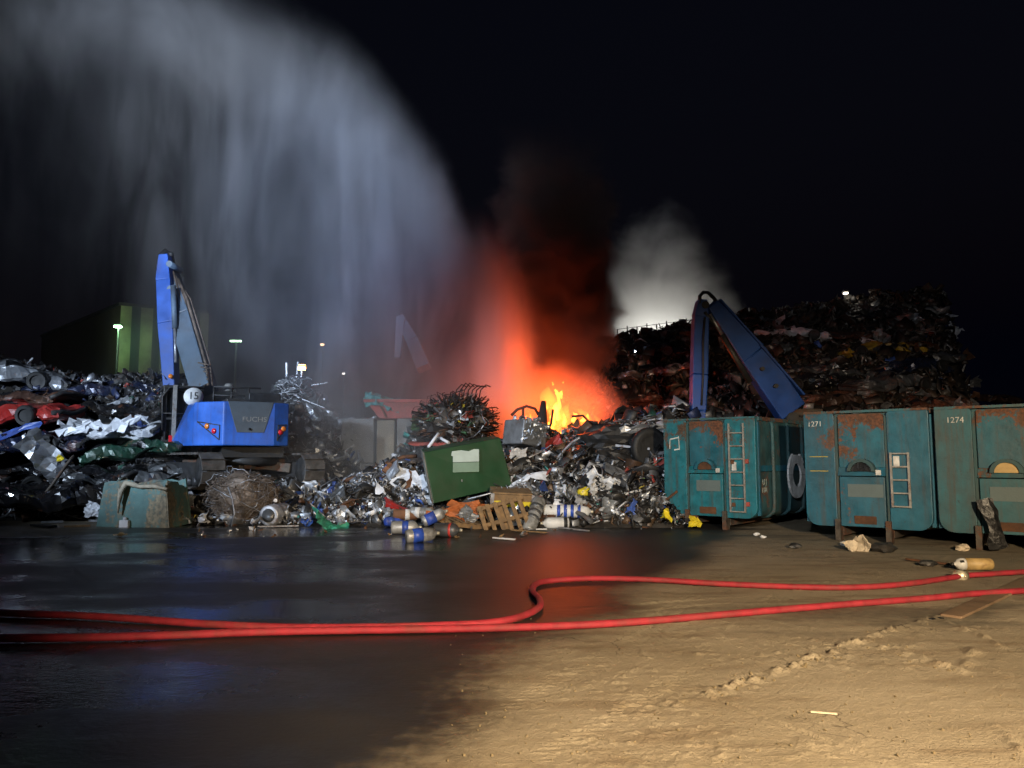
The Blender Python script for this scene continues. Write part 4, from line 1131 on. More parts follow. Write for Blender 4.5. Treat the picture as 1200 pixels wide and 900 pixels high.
bottle('dull grey bottle with a red round end lying beside the boards', gp(523, 621, .15), (0, 0, R(-12)), .55, .15, 'grey', 'label_red', band_r=(.85, 1.0))
bottle('white bottle lying across the back of the bottle heap', at(495, 601, 19.1), (0, R(3), R(-8)), .6, .13, 'bottle', 'white_clean', band_r=(.2, .5))
bottle('rust-streaked bottle behind the silver one', at(476, 603, 19.1), (0, R(2), R(10)), .65, .13, 'rustsheet', 'white_clean', band_r=(.55, .8))
bottle('small deep blue bottle at the far end of the bottle heap', at(461, 611, 19.0), (0, 0, R(30)), .45, .11, 'label_blue', 'bluesheet')
bottle('large scuffed bottle standing aslant beside the broken pallet', at(626, 603, 18.9), (0, R(-48), R(62)), 1.05, .17, 'bottle', 'grey', stripes=3, band_r=(.35, .95))
bottle('white cylinder with four blue hoops lying under the white bag', at(664, 599, 19.3), (0, R(1), R(-3)), 1.15, .16, 'white_clean', 'label_blue', stripes=4, band_r=(.3, 1.0))
bottle('dark grey cylinder end to end with the hooped white one', at(640, 597, 19.5), (0, 0, R(2)), .6, .15, 'dark', 'grey')
bottle('short white bottle with a dark end beside the scuffed one', at(652, 613, 19.0), (0, 0, R(185)), .62, .14, 'white_clean', 'black', band_r=(.0, .22))
bottle('rust red bottle half hidden behind the short white one', at(637, 608, 19.3), (0, 0, R(170)), .6, .14, 'rust', 'rustsheet')
# refuse in front of the fire
mb = MB(); mb.add(*crumple(1.5, 1.15, 17, folds=9, amp=.07, n=20, maxang=60, thick=.03, ragged=.3)); o = mb.build('plastic_bag', M['bag'], loc=at(711, 577, 20.2), rot=(1.1, .4, .3)); tag(o, 'big crumpled white plastic bag on the heap', 'bag')
sheet(733, 571, 20.7, .8, .4, 51, 'whitesheet', 'white sheet spreading out behind the big plastic bag', rot=(1.0, .2, .2), folds=2)
sheet(683, 549, 21.6, .48, .48, 52, 'white_clean', 'square white sheet lying bright and flat below the fire', rot=(.9, .3, .6), folds=1, maxang=30)
sheet(618, 561, 20.6, 1.2, .5, 53, 'whitesheet', 'long pale crumpled sheet beside the corner of the green box', rot=(1.0, -.1, .1), folds=3)
o = lump(.17, 27, (1.3, 1, .8), .1, 2).build('yellow_canister', M['yellow'], loc=at(686, 577, 20.1)); tag(o, 'round yellow plastic canister beside the big white bag', 'canister')
o = sheet(757, 564, 20.5, .25, .2, 54, 'lime', 'small lime green scrap near the red panel', name='plastic_scrap', cat='scrap')
for i, (px, py, lb) in enumerate(((781, 603, 'yellow torn plastic at the foot of the rusty teal container'), (815, 612, 'small yellow rag on the ground before the rusty teal container'))):
    z = gp(px, 618).y
    o = sheet(px, py, 18.4, .42 - .12 * i, .35, 56 + i, 'yellow', lb, rot=(1.2, .4, .3), name='yellow_plastic', cat='plastic scrap')
sheet(757, 597, 19.6, .55, .8, 58, 'pipe', 'grey flat cabinet door leaning near the red panel', rot=(1.2, .35, .2), folds=1, maxang=12)
def frame_chair(label, loc, rot):
    mb = MB(); P = [(-.3, 0, -.25), (.3, 0, -.25), (.3, 0, .25), (-.3, 0, .25)]
    for a, b in zip(P, P[1:] + P[:1]): mb.bar(a, b, .05, .05)
    mb.bar((-.3, .15, 0), (.3, .15, .05), .04); mb.bar((-.3, 0, -.25), (-.3, .3, -.3), .04)
    return tag(mb.build('plastic_rack', M['white_clean'], loc=loc, rot=rot), label, 'frame')
frame_chair('white plastic frame lying open before the grey cabinet door', at(739, 588, 19.9), (.3, -.2, .3))
frame_chair('smaller white frame behind the hooped cylinder', at(668, 586, 20.2), (.5, .7, -.2)).scale = (.6, .6, .6)
sheet(735, 598, 19.6, .65, .22, 59, 'white_clean', 'bent white strip under the open plastic frame', rot=(1.2, -.5, .1), folds=1)
sheet(760, 575, 20.3, .5, .4, 61, 'white_clean', 'white plastic shell beside the red panel', rot=(1.1, .3, -.3))
sheet(635, 564, 20.6, .9, .12, 62, 'red_dull', 'red and white strip standing aslant beside the green box', rot=(.3, -.95, .2), folds=1, maxang=15)
sheet(640, 575, 20.4, .8, .35, 63, 'bluesheet', 'dark blue sheet lying below the heap of shredded metal', rot=(1.0, 0, .2))
# appliance with open drum / square bale
Bq = thing('scrap_bale', 'grey square bale of pressed silver scrap at the crest beside the fire', 'bale', at(614, 520, 23.2), (R(0), R(8), R(40)))
mb = MB(); mb.box((0, 0, .3), (.95, .95, .75)); mb.build('block', M['grey'], Bq, bevel=.05)
mb = MB()
r = random.Random(6)
for i in range(26):
    v, f = crumple(.26, .2, i + 100, n=5); o_ = Vector((r.uniform(-.45, .4), -.5, r.uniform(0, .62))); Mx = Euler((r.uniform(1, 2), r.uniform(-1, 1), r.uniform(-3, 3))).to_matrix()
    mb.add([Mx @ p + o_ for p in v], f)
for i in range(10):
    v, f = crumple(.26, .2, i + 150, n=5); o_ = Vector((r.uniform(-.45, .4), r.uniform(-.4, .4), .7)); Mx = Euler((r.uniform(-.5, .5), r.uniform(-1, 1), r.uniform(-3, 3))).to_matrix()
    mb.add([Mx @ p + o_ for p in v], f)
mb.build('scrap_face', M['silver'], Bq)
sheet(618, 534, 22.8, 1.2, .3, 66, 'red_dull', 'flat rusty red beam under the square silver bale', rot=(1.4, .05, .1), folds=1, maxang=10)
sheet(607, 535, 22.4, .5, .7, 67, 'whitesheet', 'upright pale panel under the square silver bale', rot=(1.4, .2, .2), folds=1, maxang=20)
# dark engine lumps and tyres near the container
def tyre(label, loc, rot, R_=.42):
    t = thing('tyre_wheel', label, 'wheel', loc, rot)
    MB().lathe([(R_ * .55, -.1), (R_ * .8, -.13), (R_ * .97, -.1), (R_, -.04), (R_, .04), (R_ * .97, .1), (R_ * .8, .13), (R_ * .55, .1)], 26, 0, 'y').build('tyre', M['black'], t)
    MB().lathe([(0, -.05), (R_ * .3, -.06), (R_ * .53, -.02), (R_ * .56, -.09), (R_ * .56, .09), (R_ * .3, .04), (0, .05)], 20, 0, 'y').build('rim', M['dark'], t)
    return t
tyre('large black tyre standing on the heap close to the rusty teal container', at(761, 524, 21.3), (.1, .1, .35), .55)
tyre('black tyre lying high on the heap at the edge of the fire', at(702, 512, 23.4), (.9, .1, .3), .5)
o = lump(.75, 31, (1.5, .8, .55), .2).build('engine_block', M['dark'], loc=at(728, 515, 22.8)); tag(o, 'lumpy dark engine block on top of the heap between the two tyres', 'engine')
o = lump(.55, 32, (1.6, .8, .55), .22).build('engine_block', M['dark'], loc=at(735, 540, 21.8), rot=(0, .2, .3)); tag(o, 'dark gearbox lump lower down beside the standing tyre', 'engine')
sheet(752, 503, 22.3, 1.4, .35, 68, 'silver', 'forked silver sheet lying on top above the standing tyre', rot=(1.2, -.05, .1), folds=2)
mb = MB(); mb.bar(at(722, 522, 21.6), at(762, 526, 21.2), .12, .06); tag(mb.build('steel_beam', M['pipe']), 'short grey beam crossing in front of the standing tyre', 'beam')
# small junk along the edge of the wet ground
jr = random.Random(77)
for i in range(60):
    px = jr.uniform(445, 800) if i < 46 else jr.uniform(230, 445); py = jr.uniform(617, 629) if px < 620 else jr.uniform(612, 624)
    if px > 680: py -= 4
    s = jr.uniform(.06, .2); mt = jr.choice(['whitesheet', 'silver', 'wood', 'grey', 'rustsheet'])
    wd = {'whitesheet': 'white', 'silver': 'silver', 'wood': 'tan', 'grey': 'grey', 'rustsheet': 'rusty'}[mt]
    g = gp(px, py, s * .2)
    sheet(g, 0, 0, round(s, 2), round(s * .5, 2), i % 5, mt, f'small {wd} scrap fallen on the wet ground along the heap', f'small {wd} scraps along the heap edge', rot=(jr.uniform(0, .6), jr.uniform(-.4, .4), jr.uniform(-3, 3)), n=5, name='scrap_piece', cat='scrap')
for a, b, mt, lb in (((578, 630), (603, 632), 'white_clean', 'white flat bar on the wet ground before the broken pallet'), ((600, 621), (640, 624), 'wood', 'tan lath on the wet ground beside the broken pallet'),
                     ((655, 618), (690, 622), 'pipe', 'thin pale rod on the wet ground beside the short white bottle'), ((628, 620), (641, 620), 'white_clean', 'short white tube before the scuffed bottle'), ((302, 617), (350, 616), 'pipe', 'grey rod lying on the ground before the steel drum')):
    mb = MB(); mb.bar(gp(*a, .04), gp(*b, .04), .06, .03); tag(mb.build('metal_rod' if mt != 'wood' else 'wood_lath', M[mt]), lb, 'rod')

# ------------------------------------------------------------------ car doors, rims, appliances and cable coils in the heaps
def door_mesh(seed):
    r = random.Random(seed); mb = MB()
    out = [(-.5, -.35), (.5, -.38), (.55, .05), (.42, .12), (.28, .5), (-.38, .5), (-.52, .1)]
    V = [Vector((x, .05 * math.sin(3 * x + seed) + .04 * r.uniform(-1, 1), z)) for x, z in out]
    lo = [0, 1, 2, 6]
    c0 = [V[0], V[1], V[2], V[6]]
    B_ = [p + Vector((0, .07, 0)) for p in c0]
    n = 7; P = []
    for j in range(n):
        for i in range(n):
            u, v = i / (n - 1), j / (n - 1)
            p = c0[0].lerp(c0[1], u).lerp(c0[3].lerp(c0[2], u), v)
            P.append(p + Vector((0, -.05 * math.sin(math.pi * v) + .035 * r.uniform(-1, 1), 0)))
    T = [p + Vector((0, .06, 0)) for p in P]
    m = n * n; F = []
    for j in range(n - 1):
        for i in range(n - 1):
            f = (j * n + i, j * n + i + 1, (j + 1) * n + i + 1, (j + 1) * n + i); F += [f, tuple(q + m for q in reversed(f))]
    ring = list(range(n)) + [j * n + n - 1 for j in range(1, n)] + [(n - 1) * n + i for i in range(n - 2, -1, -1)] + [j * n for j in range(n - 2, 0, -1)]
    for a, b in zip(ring, ring[1:] + ring[:1]): F.append((b, a, a + m, b + m))
    body = MB().add(P + T, F)
    fr = MB(); fr.tube([V[6] + Vector((0, .03, 0)), V[5] + Vector((0, .03, 0)), V[4] + Vector((0, .03, 0)), V[2] + Vector((0, .03, 0))], .03, 6)
    return body, fr
DM = {}
drng = random.Random(31)
for hf, zn, spots in ((h_fire, 'heap in front of the fire', [(.6, 20.6, 'grey_car', 'grey'), (1.7, 22.2, 'black_car', 'black'), (2.9, 21.0, 'silver_car', 'silver'), (3.6, 22.6, 'darkblue_car', 'navy'), (1.1, 23.4, 'red_paint', 'red'), (2.4, 23.8, 'white_car', 'white')]),
                      (h_apron, 'rubble around the excavator tracks', [(-4.8, 20.6, 'grey_car', 'grey'), (-3.4, 21.2, 'silver_car', 'silver'), (-6.0, 20.2, 'black_car', 'black'), (-2.9, 20.1, 'red_paint', 'red')]),
                      (h_cars, 'heap of crushed cars', [(-11.0, 21.7, 'silver_car', 'silver'), (-12.6, 22.1, 'grey_car', 'grey'), (-10.4, 22.6, 'black_car', 'black'), (-13.4, 21.5, 'white_car', 'white')])):
    for x, y, mt, wd in spots:
        q = drng.randrange(3)
        if (q, mt) not in DM:
            b, f = door_mesh(q); DM[(q, mt)] = (b.mesh('panel', M[mt]), f.mesh('window_frame', M['dark']))
        z = float(hf(np.array([x]), np.array([y]))[0])
        t = thing('car_door', f'dented {wd} car door lying in the {zn}', 'car door', (x, y, z + .22), (drng.uniform(-1.0, -.3), drng.uniform(-.8, .8), drng.uniform(-.6, .6)))
        link('panel', DM[(q, mt)][0], t); link('window_frame', DM[(q, mt)][1], t)
        t.scale = (.85, .85, .85)
for x, y, hf, lb in ((.3, 21.9, h_fire, 'small steel wheel rim below the square silver bale'), (2.1, 20.5, h_fire, 'steel wheel rim low in the heap above the hooped cylinder'), (3.2, 23.2, h_fire, 'dark wheel high on the heap between the tyres and the fire'), (-3.9, 20.5, h_apron, 'wheel half sunk in the silver rubble'), (-10.9, 21.3, h_cars, 'bare wheel at the foot of the car heap'), (-12.0, 23.0, h_cars, 'wheel high between the wrecks of the car heap')):
    z = float(hf(np.array([x]), np.array([y]))[0]); tyre(lb, (x, y, z + .15), (drng.uniform(.2, .9), .2, drng.uniform(-.8, .8)), drng.uniform(.27, .34))
CT = [tangle(26, .32, 200 + q, rr=(.008, .018), squash=(1.3, .8, .6), wild=.5, seg=11) for q in range(3)]
CM = {}
for i in range(34):
    hf, zn, xr, yr = ((h_fire, 'heap in front of the fire', (-.2, 4.2), (19.4, 24.6)), (h_apron, 'rubble around the excavator tracks', (-9.5, -2.4), (19.8, 22.5)), (h_cars, 'heap of crushed cars', (-15, -9.7), (20.9, 24)))[(0, 0, 1, 2)[i % 4]]
    mt, wd = (('wire_black', 'black'), ('wire', 'brown'), ('wire_silver', 'silver'))[i % 3]
    if (i % 3, mt) not in CM: CM[(i % 3, mt)] = CT[i % 3].mesh('cable', M[mt])
    x, y = drng.uniform(*xr), drng.uniform(*yr); z = float(hf(np.array([x]), np.array([y]))[0])
    o = link('cable_tangle', CM[(i % 3, mt)]); o.location = (x, y, z + .12); o.rotation_euler = (drng.uniform(-.5, .5), drng.uniform(-.5, .5), drng.uniform(0, 6)); s_ = drng.uniform(.7, 1.5); o.scale = (s_, s_, s_)
    tag(o, f'tangle of {wd} cable in the {zn}', 'cable', f'{wd} cable tangles in the {zn}')
# ------------------------------------------------------------------ blue excavator
EX, EY, EZ = -7.81, 22.8, 0.9
E = thing('excavator', 'big blue tracked material handler with grey rear panel standing on the rubble', 'excavator', (EX, EY, EZ), (0, 0, R(28)))
def S(p): return (p[0] * .88, p[1] * .88)
top = [S(p) for p in ((-1.85, .75), (-1.78, -.62), (-1.0, -1.5), (.55, -1.5), (1.05, -1.3), (1.15, 1.6), (-1.0, 1.6))]
z0, z1 = 2.04 - EZ, 3.27 - EZ
mb = MB(); n = len(top)
# slanted front edge on the left flank: the lower front corner runs further forward
lowp = list(top); lowp[0] = S((-2.4, .8))
V = [(x, y, z0) for x, y in lowp] + [(x, y, z1) for x, y in top]
mb.add(V, [tuple(reversed(range(n))), tuple(range(n, 2 * n))] + [(i, (i + 1) % n, n + (i + 1) % n, n + i) for i in range(n)])
mb.build('counterweight', M['blue'], E, bevel=.035)
def rear(u, z, off=0.0):
    a, b = Vector((*top[2], 0)), Vector((*top[3], 0)); p = a.lerp(b, u); return Vector((p.x, p.y - off, z))
hz = z1 - z0
P = [rear(.07, z1 + .005, .012), rear(.98, z1 + .005, .012), rear(.80, z0 + hz * .30, .012), rear(.26, z0 + hz * .30, .012)]
def slab(mb, P, nrm, t=.03, mi=0):
    n = len(P); nrm = Vector(nrm).normalized(); B_ = [Vector(p) - nrm * t for p in P]
    mb.add(list(P) + B_, [tuple(range(n)), tuple(reversed(range(n, 2 * n)))] + [(i, n + i, n + (i + 1) % n, (i + 1) % n) for i in range(n)], mi)
mb = MB(); slab(mb, P, (0, -1, 0)); mb.build('rear_panel', M['grille'], E, bevel=.01)
MB().lathe([(0, 0), (.035, 0), (.035, .03), (0, .03)], 12, 0, 'y', rear(.50, z0 + hz * .38, .05)).build('lock', M['black'], E)
c = rear(.60, z0 + hz * .60, .016); lettering('lettering', 'FUCHS', .19, M['ladder'], E, c, sx=1.15)
for fl, (i0, i1) in (('l', (1, 2)), ('r', (3, 4))):
    a, b = Vector((*top[i0], 0)), Vector((*top[i1], 0)); nn = Vector(((b - a).y, -(b - a).x, 0)).normalized()
    def Q(u, z, off=.01): p = a.lerp(b, u); return Vector((p.x, p.y, z0 + z * hz)) + nn * off
    tri = [Q(.12, .55), Q(.88, .46), Q(.88, .13)] if fl == 'l' else [Q(.25, .48), Q(.85, .50), Q(.2, .12)]
    for p, q in zip(tri, tri[1:] + tri[:1]):
        MB().bar(p, q, .025, .025).build('lamp_frame', M['dark'], E)
    for u, z, mt in ((.46, .44, 'amber'), (.70, .33, 'redlens')) if fl == 'l' else ((.62, .40, 'amber'), (.42, .32, 'redlens')):
        cc = Q(u, z, .0)
        o = MB().lathe([(0, 0), (.075, 0), (.075, .03), (.05, .05), (0, .055)], 16).build('tail_lamp', M[mt], E, loc=cc)
        o.rotation_euler = nn.to_track_quat('Z', 'Y').to_euler()
# deck, engine hood and rails on top
mb = MB(); mb.box((.05, .2, z1 + .06), (1.6, 1.9, .14)); mb.box((.3, -.4, z1 + .2), (.9, .7, .22)); mb.build('hood', M['dark'], E, bevel=.03)
mb = MB()
for x in (-.95, -.45, .05):
    mb.tube([(x, .5, z1), (x, .5, z1 + .55)], .03, 6)
mb.tube([(-.95, .5, z1 + .55), (.4, .5, z1 + .55)], .03, 6); mb.tube([(-.95, .5, z1 + .3), (.4, .5, z1 + .3)], .025, 6)
mb.build('hand_rail', M['dark'], E)
MB().box((0, .2, z0 - .17), (1.7, 2.2, .3)).lathe([(.85, z0 - .55), (.9, z0 - .5), (.9, z0 - .3), (.8, z0 - .28)], 24).build('turntable', M['black'], E)
# cab
mb = MB()
cx0, cx1, cy0, cy1, cz0, cz1 = -2.25, -1.25, .75, 2.2, 2.1 - EZ, 3.78 - EZ
for x in (cx0, cx1):
    for y in (cy0, cy1): mb.bar((x, y, cz0), (x, y, cz1), .1)
mb.box(((cx0 + cx1) / 2, (cy0 + cy1) / 2, cz1), (1.12, 1.57, .1)); mb.box(((cx0 + cx1) / 2, (cy0 + cy1) / 2, cz0 + .05), (1.12, 1.57, .16)); mb.bar((cx0, cy0, cz0 + .75), (cx1, cy0, cz0 + .75), .07)
cab = mb.build('cab', M['dark'], E, bevel=.02)
MB().box(((cx0 + cx1) / 2, cy0 + .06, (cz0 + cz1) / 2), (.9, .03, cz1 - cz0 - .2)).box((cx0 + .03, (cy0 + cy1) / 2, (cz0 + cz1) / 2), (.03, 1.36, cz1 - cz0 - .2)).box((cx1 - .03, (cy0 + cy1) / 2, (cz0 + cz1) / 2), (.03, 1.36, cz1 - cz0 - .2)).box(((cx0 + cx1) / 2, cy1 - .06, (cz0 + cz1) / 2), (.9, .03, cz1 - cz0 - .2)).build('window', M['glass'], cab)
MB().bar((-2.0, .62, cz0 + .1), (-2.0, .62, cz1 + .05), .11, .08).build('grab_post', M['ladder'], cab)
MB().box((-2.08, .60, cz0 - .02), (.09, .05, .55)).build('reflector', M['redlens'], cab)
MB().box((-1.8, .66, cz0 + .1), (.5, .1, .75)).build('step_box', M['dark'], cab)
d = MB().lathe([(0, -.015), (.27, -.015), (.27, .015), (0, .015)], 26, 0, 'y').build('speed_sign', M['white_clean'], E, loc=(-1.50, .56, 3.50 - EZ))
o = lettering('numeral', '15', .30, M['black'], d, (0, -.02, .02))
mb = MB(); mb.tube([(cx0 - .05, cy0 - .1, cz0 + .4), (cx0 - .08, cy0 - .1, cz1 - .3), (cx0 + .1, cy0 - .1, cz1 - .02), (cx1, cy0 - .1, cz1)], .028, 7); mb.tube([(cx0 - .08, cy0 - .1, cz0 + .9), (cx1 - .4, cy0 - .1, cz0 + .9)], .02, 6); mb.build('guard_rail', M['dark'], cab)
# boom, stick and hoses (built in world space, kept as children)
inv = (Matrix.Translation(E.location) @ Euler(E.rotation_euler).to_matrix().to_4x4()).inverted()
def loc(p): return inv @ Vector(p)
def beam(mb, a, b, wa, wb, ta, tb, mi=0):
    """box girder from a to b; w across the picture, t in depth"""
    a, b = loc(a), loc(b); d = (b - a).normalized(); x = d.cross(loc(Vector((0, 1, 0))) - loc(Vector((0, 0, 0)))).normalized(); y = d.cross(x)
    V = [p + x * (i * w / 2) + y * (j * t / 2) for p, w, t in ((a, wa, ta), (b, wb, tb)) for i, j in ((-1, -1), (1, -1), (1, 1), (-1, 1))]
    mb.add(V, [(0, 1, 2, 3), (7, 6, 5, 4), (0, 4, 5, 1), (1, 5, 6, 2), (2, 6, 7, 3), (3, 7, 4, 0)], mi)
mb = MB(); beam(mb, at(240, 458, 23.6), at(214, 372, 24.4), .62, .66, .7, .6); beam(mb, at(214, 372, 24.4), at(197, 312, 25.0), .66, .4, .6, .45); mb.build('boom', M['hazed_slate'], E, bevel=.03)
mb = MB(); beam(mb, at(194, 300, 24.6), at(194, 330, 24.5), .30, .48, .4, .45); beam(mb, at(194.5, 330, 24.5), at(197, 380, 24.2), .46, .5, .45, .45); beam(mb, at(197, 380, 24.2), at(201, 455, 23.8), .5, .36, .45, .4); mb.build('stick', M['dimmed_blue_stick'], E, bevel=.025)
mb = MB(); mb.tube([loc(at(203, 335, 24.1)), loc(at(205, 385, 23.9))], .085, 12); mb.build('ram', M['hazed_slate'], E)
mb = MB(); mb.tube([loc(at(205, 385, 23.9)), loc(at(206, 425, 23.75))], .045, 10); mb.build('cylinder_rod', M['wire_silver'], E)
mb = MB(); mb.tube([loc(at(204, 318, 24.8)), loc(at(200, 297, 24.8)), loc(at(194, 294, 24.7)), loc(at(189, 299, 24.6)), loc(at(186, 316, 24.5))], .09, 7); mb.build('knuckle', M['dark'], E)
for q in (at(198, 309, 24.2), at(199, 338, 24.2)): MB().tube([loc(q), loc(q + Vector((0, .9, 0)))], .10, 12).build('pivot_pin', M['hazed_slate'], E)
mb = MB()
for dx, r_ in ((0, .035), (5, .03), (9, .05), (14, .025)):
    mb.tube([loc(at(203 + dx * .6, 318 + dx, 24.6)), loc(at(212 + dx * .8, 350, 24.3)), loc(at(232 + dx, 425, 23.6)), loc(at(235 + dx, 452, 23.3))], r_, 7)
mb.build('hydraulic_hose', M['wire'], E)
mb = MB()
for i in range(5): mb.tube([loc(at(232 + 3.2 * i, 425 + 5 * i, 23.2)), loc(at(246 - i, 428 + 4 * i, 23.2))], .025, 5)
mb.build('hose_clamp', M['wire'], E)
MB().lathe([(0, -.03), (.07, -.03), (.07, .03), (0, .03)], 14, 0, 'y', loc(at(200, 441, 23.55))).build('stick_lamp', M['amber'], E)
# undercarriage
uc = Matrix.Rotation(R(14), 4, 'Z')
def U(p): q = uc @ Vector(p); return Vector((q.x - .34, q.y + .18, q.z))
for sx in (-1, 1):
    L, Rr, w = 1.75, .46, .6
    path = []
    N = 34
    per = 4 * L + 2 * math.pi * Rr
    for i in range(N):
        s = per * i / N
        if s < 2 * L: p, a = (-L + s, 2 * Rr), 0
        elif s < 2 * L + math.pi * Rr: t = (s - 2 * L) / Rr; p, a = (L + Rr * math.sin(t), Rr + Rr * math.cos(t)), -t
        elif s < 4 * L + math.pi * Rr: p, a = (L - (s - 2 * L - math.pi * Rr), 0), math.pi
        else: t = (s - 4 * L - math.pi * Rr) / Rr; p, a = (-L - Rr * math.sin(t), Rr - Rr * math.cos(t)), math.pi - t
        path.append((p, a))
    mb = MB()
    for (y, z), a in path:
        mb.box((0, 0, 0), (w, per / N * .9, .06), mi=0)
        M4 = Matrix.Translation((sx * 1.45, y, z)) @ Matrix.Rotation(a, 4, 'X')
        mb.v[-8:] = [tuple(U(M4 @ Vector(v))) for v in mb.v[-8:]]
    tr = mb.build('track', M['track'], E)
    mb = MB()
    for y in (-L, L): mb.lathe([(0, -.2), (.36, -.2), (.40, -.1), (.40, .1), (.36, .2), (0, .2)], 18, 0, 'x', (sx * 1.45, y, Rr))
    for i in range(6): mb.lathe([(0, -.18), (.13, -.18), (.13, .18), (0, .18)], 12, 0, 'x', (sx * 1.45, -1.25 + .5 * i, .17))
    mb.box((sx * 1.45, 0, Rr), (.34, 2 * L, .45))
    mb.v = [tuple(U(v)) for v in mb.v]
    mb.build('track_wheel', M['dark'], tr)
mb = MB(); mb.box((0, 0, .62), (2.6, 1.2, .34)); mb.box((0, -.75, .62), (.5, .35, .3)); mb.bar((-1.3, -1.0, .5), (-.4, -.4, .65), .3, .28); mb.bar((1.3, -1.0, .5), (.4, -.4, .65), .3, .28); mb.box((0, -.95, .66), (.26, .14, .36))
mb.v = [tuple(U(v)) for v in mb.v]; mb.build('chassis', M['steel_dirty'], E, bevel=.03)
for px, sc in ((262, 1), (1, 0)):
    if sc: 
        mb = MB(); mb.lathe([(0, 0), (.13, .02), (.16, .12), (.1, .24), (0, .26)], 12); mb.build('beacon_base', M['ladder'], E, loc=loc(at(268, 459, 23.2)))

# ------------------------------------------------------------------ second handler in the mist, and the crane on the right
H2 = thing('material_handler', 'grey-blue material handler barely visible in the mist beside the fire', 'excavator', (at(505, 470, 30.5).x, 30.5, 2.2))
inv = Matrix.Translation(H2.location).inverted()
mb = MB(); beam(mb, at(497, 432, 30.5), at(484, 400, 31), .55, .5, .5, .5); beam(mb, at(484, 400, 31), at(469, 372, 31.5), .5, .32, .5, .4); mb.build('boom', M['hazed_slate'], H2, bevel=.03)
mb = MB(); beam(mb, at(470, 372, 31.2), at(466, 420, 31), .35, .25, .4, .3); mb.build('stick', M['hazed_slate'], H2, bevel=.02)
mb = MB(); mb.box((.3, .8, .5), (2.4, 2.4, 1.1)); mb.build('body', M['dark'], H2, bevel=.05)
mb = MB()
for x in (-.28, .42):
    for y in (-.5, .6): mb.bar((x, y, 0), (x, y, 1.35), .07)
mb.box((.07, .05, 1.36), (.85, 1.25, .08)); mb.box((.07, .05, .0), (.85, 1.25, .1)); mb.bar((-.28, -.5, .7), (.42, -.5, .7), .05); cb = mb.build('cab', M['pipe'], H2)
MB().box((.07, -.46, 1.0), (.6, .02, .55)).build('window', M['glass'], cb)
mb = MB(); mb.box((0, .6, -.6), (2.8, 2.6, .7)); mb.build('chassis', M['dark'], H2, bevel=.05)

H3 = thing('material_handler', 'blue crane with bent boom reaching up behind the teal containers', 'crane', (at(948, 490, 26.2).x, 26.5, 0))
inv = Matrix.Translation(H3.location).inverted()
mb = MB(); beam(mb, at(926, 482, 25.6), at(880, 415, 25.3), .95, .92, .6, .55); beam(mb, at(880, 415, 25.3), at(833, 357, 25.0), .92, .42, .55, .5); mb.build('boom', M['blue_dull'], H3, bevel=.04)
mb = MB(); beam(mb, at(822, 352, 24.9), at(820.5, 372, 24.9), .30, .48, .5, .5); beam(mb, at(820.5, 372, 24.9), at(819, 440, 24.7), .48, .50, .5, .5); beam(mb, at(819, 440, 24.7), at(817.5, 482, 24.6), .5, .46, .5, .45); beam(mb, at(817.5, 482, 24.6), at(820, 497, 24.6), .46, .28, .45, .4); mb.build('stick', M['blue_dull'], H3, bevel=.04)
mb = MB(); mb.tube([loc(at(*q)) for q in ((820, 356, 24.7), (820, 347, 24.7), (824, 342.5, 24.8), (830, 343, 24.9), (836, 349, 25.0), (842, 357, 25.1))], .06, 8)
mb.tube([loc(at(*q)) for q in ((826, 366, 24.6), (836, 378, 24.8), (846, 392, 25.0))], .05, 8); mb.tube([loc(at(*q)) for q in ((842, 353, 25.1), (885, 400, 25.4), (925, 455, 25.6), (942, 474, 25.8))], .05, 8)
mb.build('hydraulic_hose', M['dark'], H3)
mb = MB(); mb.tube([loc(at(832, 368, 24.75)), loc(at(846, 392, 24.8))], .05, 10); mb.build('cylinder_rod', M['wire_silver'], H3)
mb = MB(); mb.tube([loc(at(846, 392, 24.8)), loc(at(879, 448, 25.0))], .10, 12); mb.build('ram', M['dark'], H3)
for q0, q1, wd in (((838, 352, 25.0), (884, 404, 25.3), .05), ((884, 404, 25.3), (934, 462, 25.6), .06)):
    mb = MB(); beam(mb, at(q0[0] + 2, q0[1], q0[2] - .05), at(q1[0] + 3, q1[1], q1[2] - .05), wd, wd, .72, .72); mb.build('flange', M['blue_dull'], H3)
for p in (at(894, 432, 24.95), at(910, 452, 25.0)): MB().tube([loc(p), loc(p + Vector((0, .3, 0)))], .07, 10).build('bolt', M['dark'], H3)
mb = MB(); mb.tube([loc(at(*q)) for q in ((826, 372, 24.5), (824, 400, 24.4), (824, 440, 24.3), (822, 475, 24.3))], .035, 6); mb.build('hydraulic_hose', M['dark'], H3)
for q, s_ in ((at(827, 357, 24.6), .12), (at(930, 490, 25.2), .2)): mb = MB(); mb.tube([loc(q), loc(q + Vector((0, 1.0, 0)))], s_, 16); mb.build('pivot_pin', M['dark'], H3)
mb = MB(); mb.box((.3, .6, 2.6), (2.6, 3.4, 1.0)); mb.build('body', M['dark'], H3, bevel=.06)
mb = MB(); mb.box((.3, .6, 1.2), (2.8, 3.6, .9)); 
for x in (-.9, 1.5):
    for y in (-.7, 1.9): mb.lathe([(0, -.25), (.6, -.25), (.65, -.15), (.65, .15), (.6, .25), (0, .25)], 18, 0, 'x', (x, y, .65))
mb.build('chassis', M['black'], H3)
mb = MB(); mb.box((-.2, -.3, 3.25), (1.2, .5, .25)); mb.build('pivot_block', M['steel_dirty'], H3, bevel=.04)

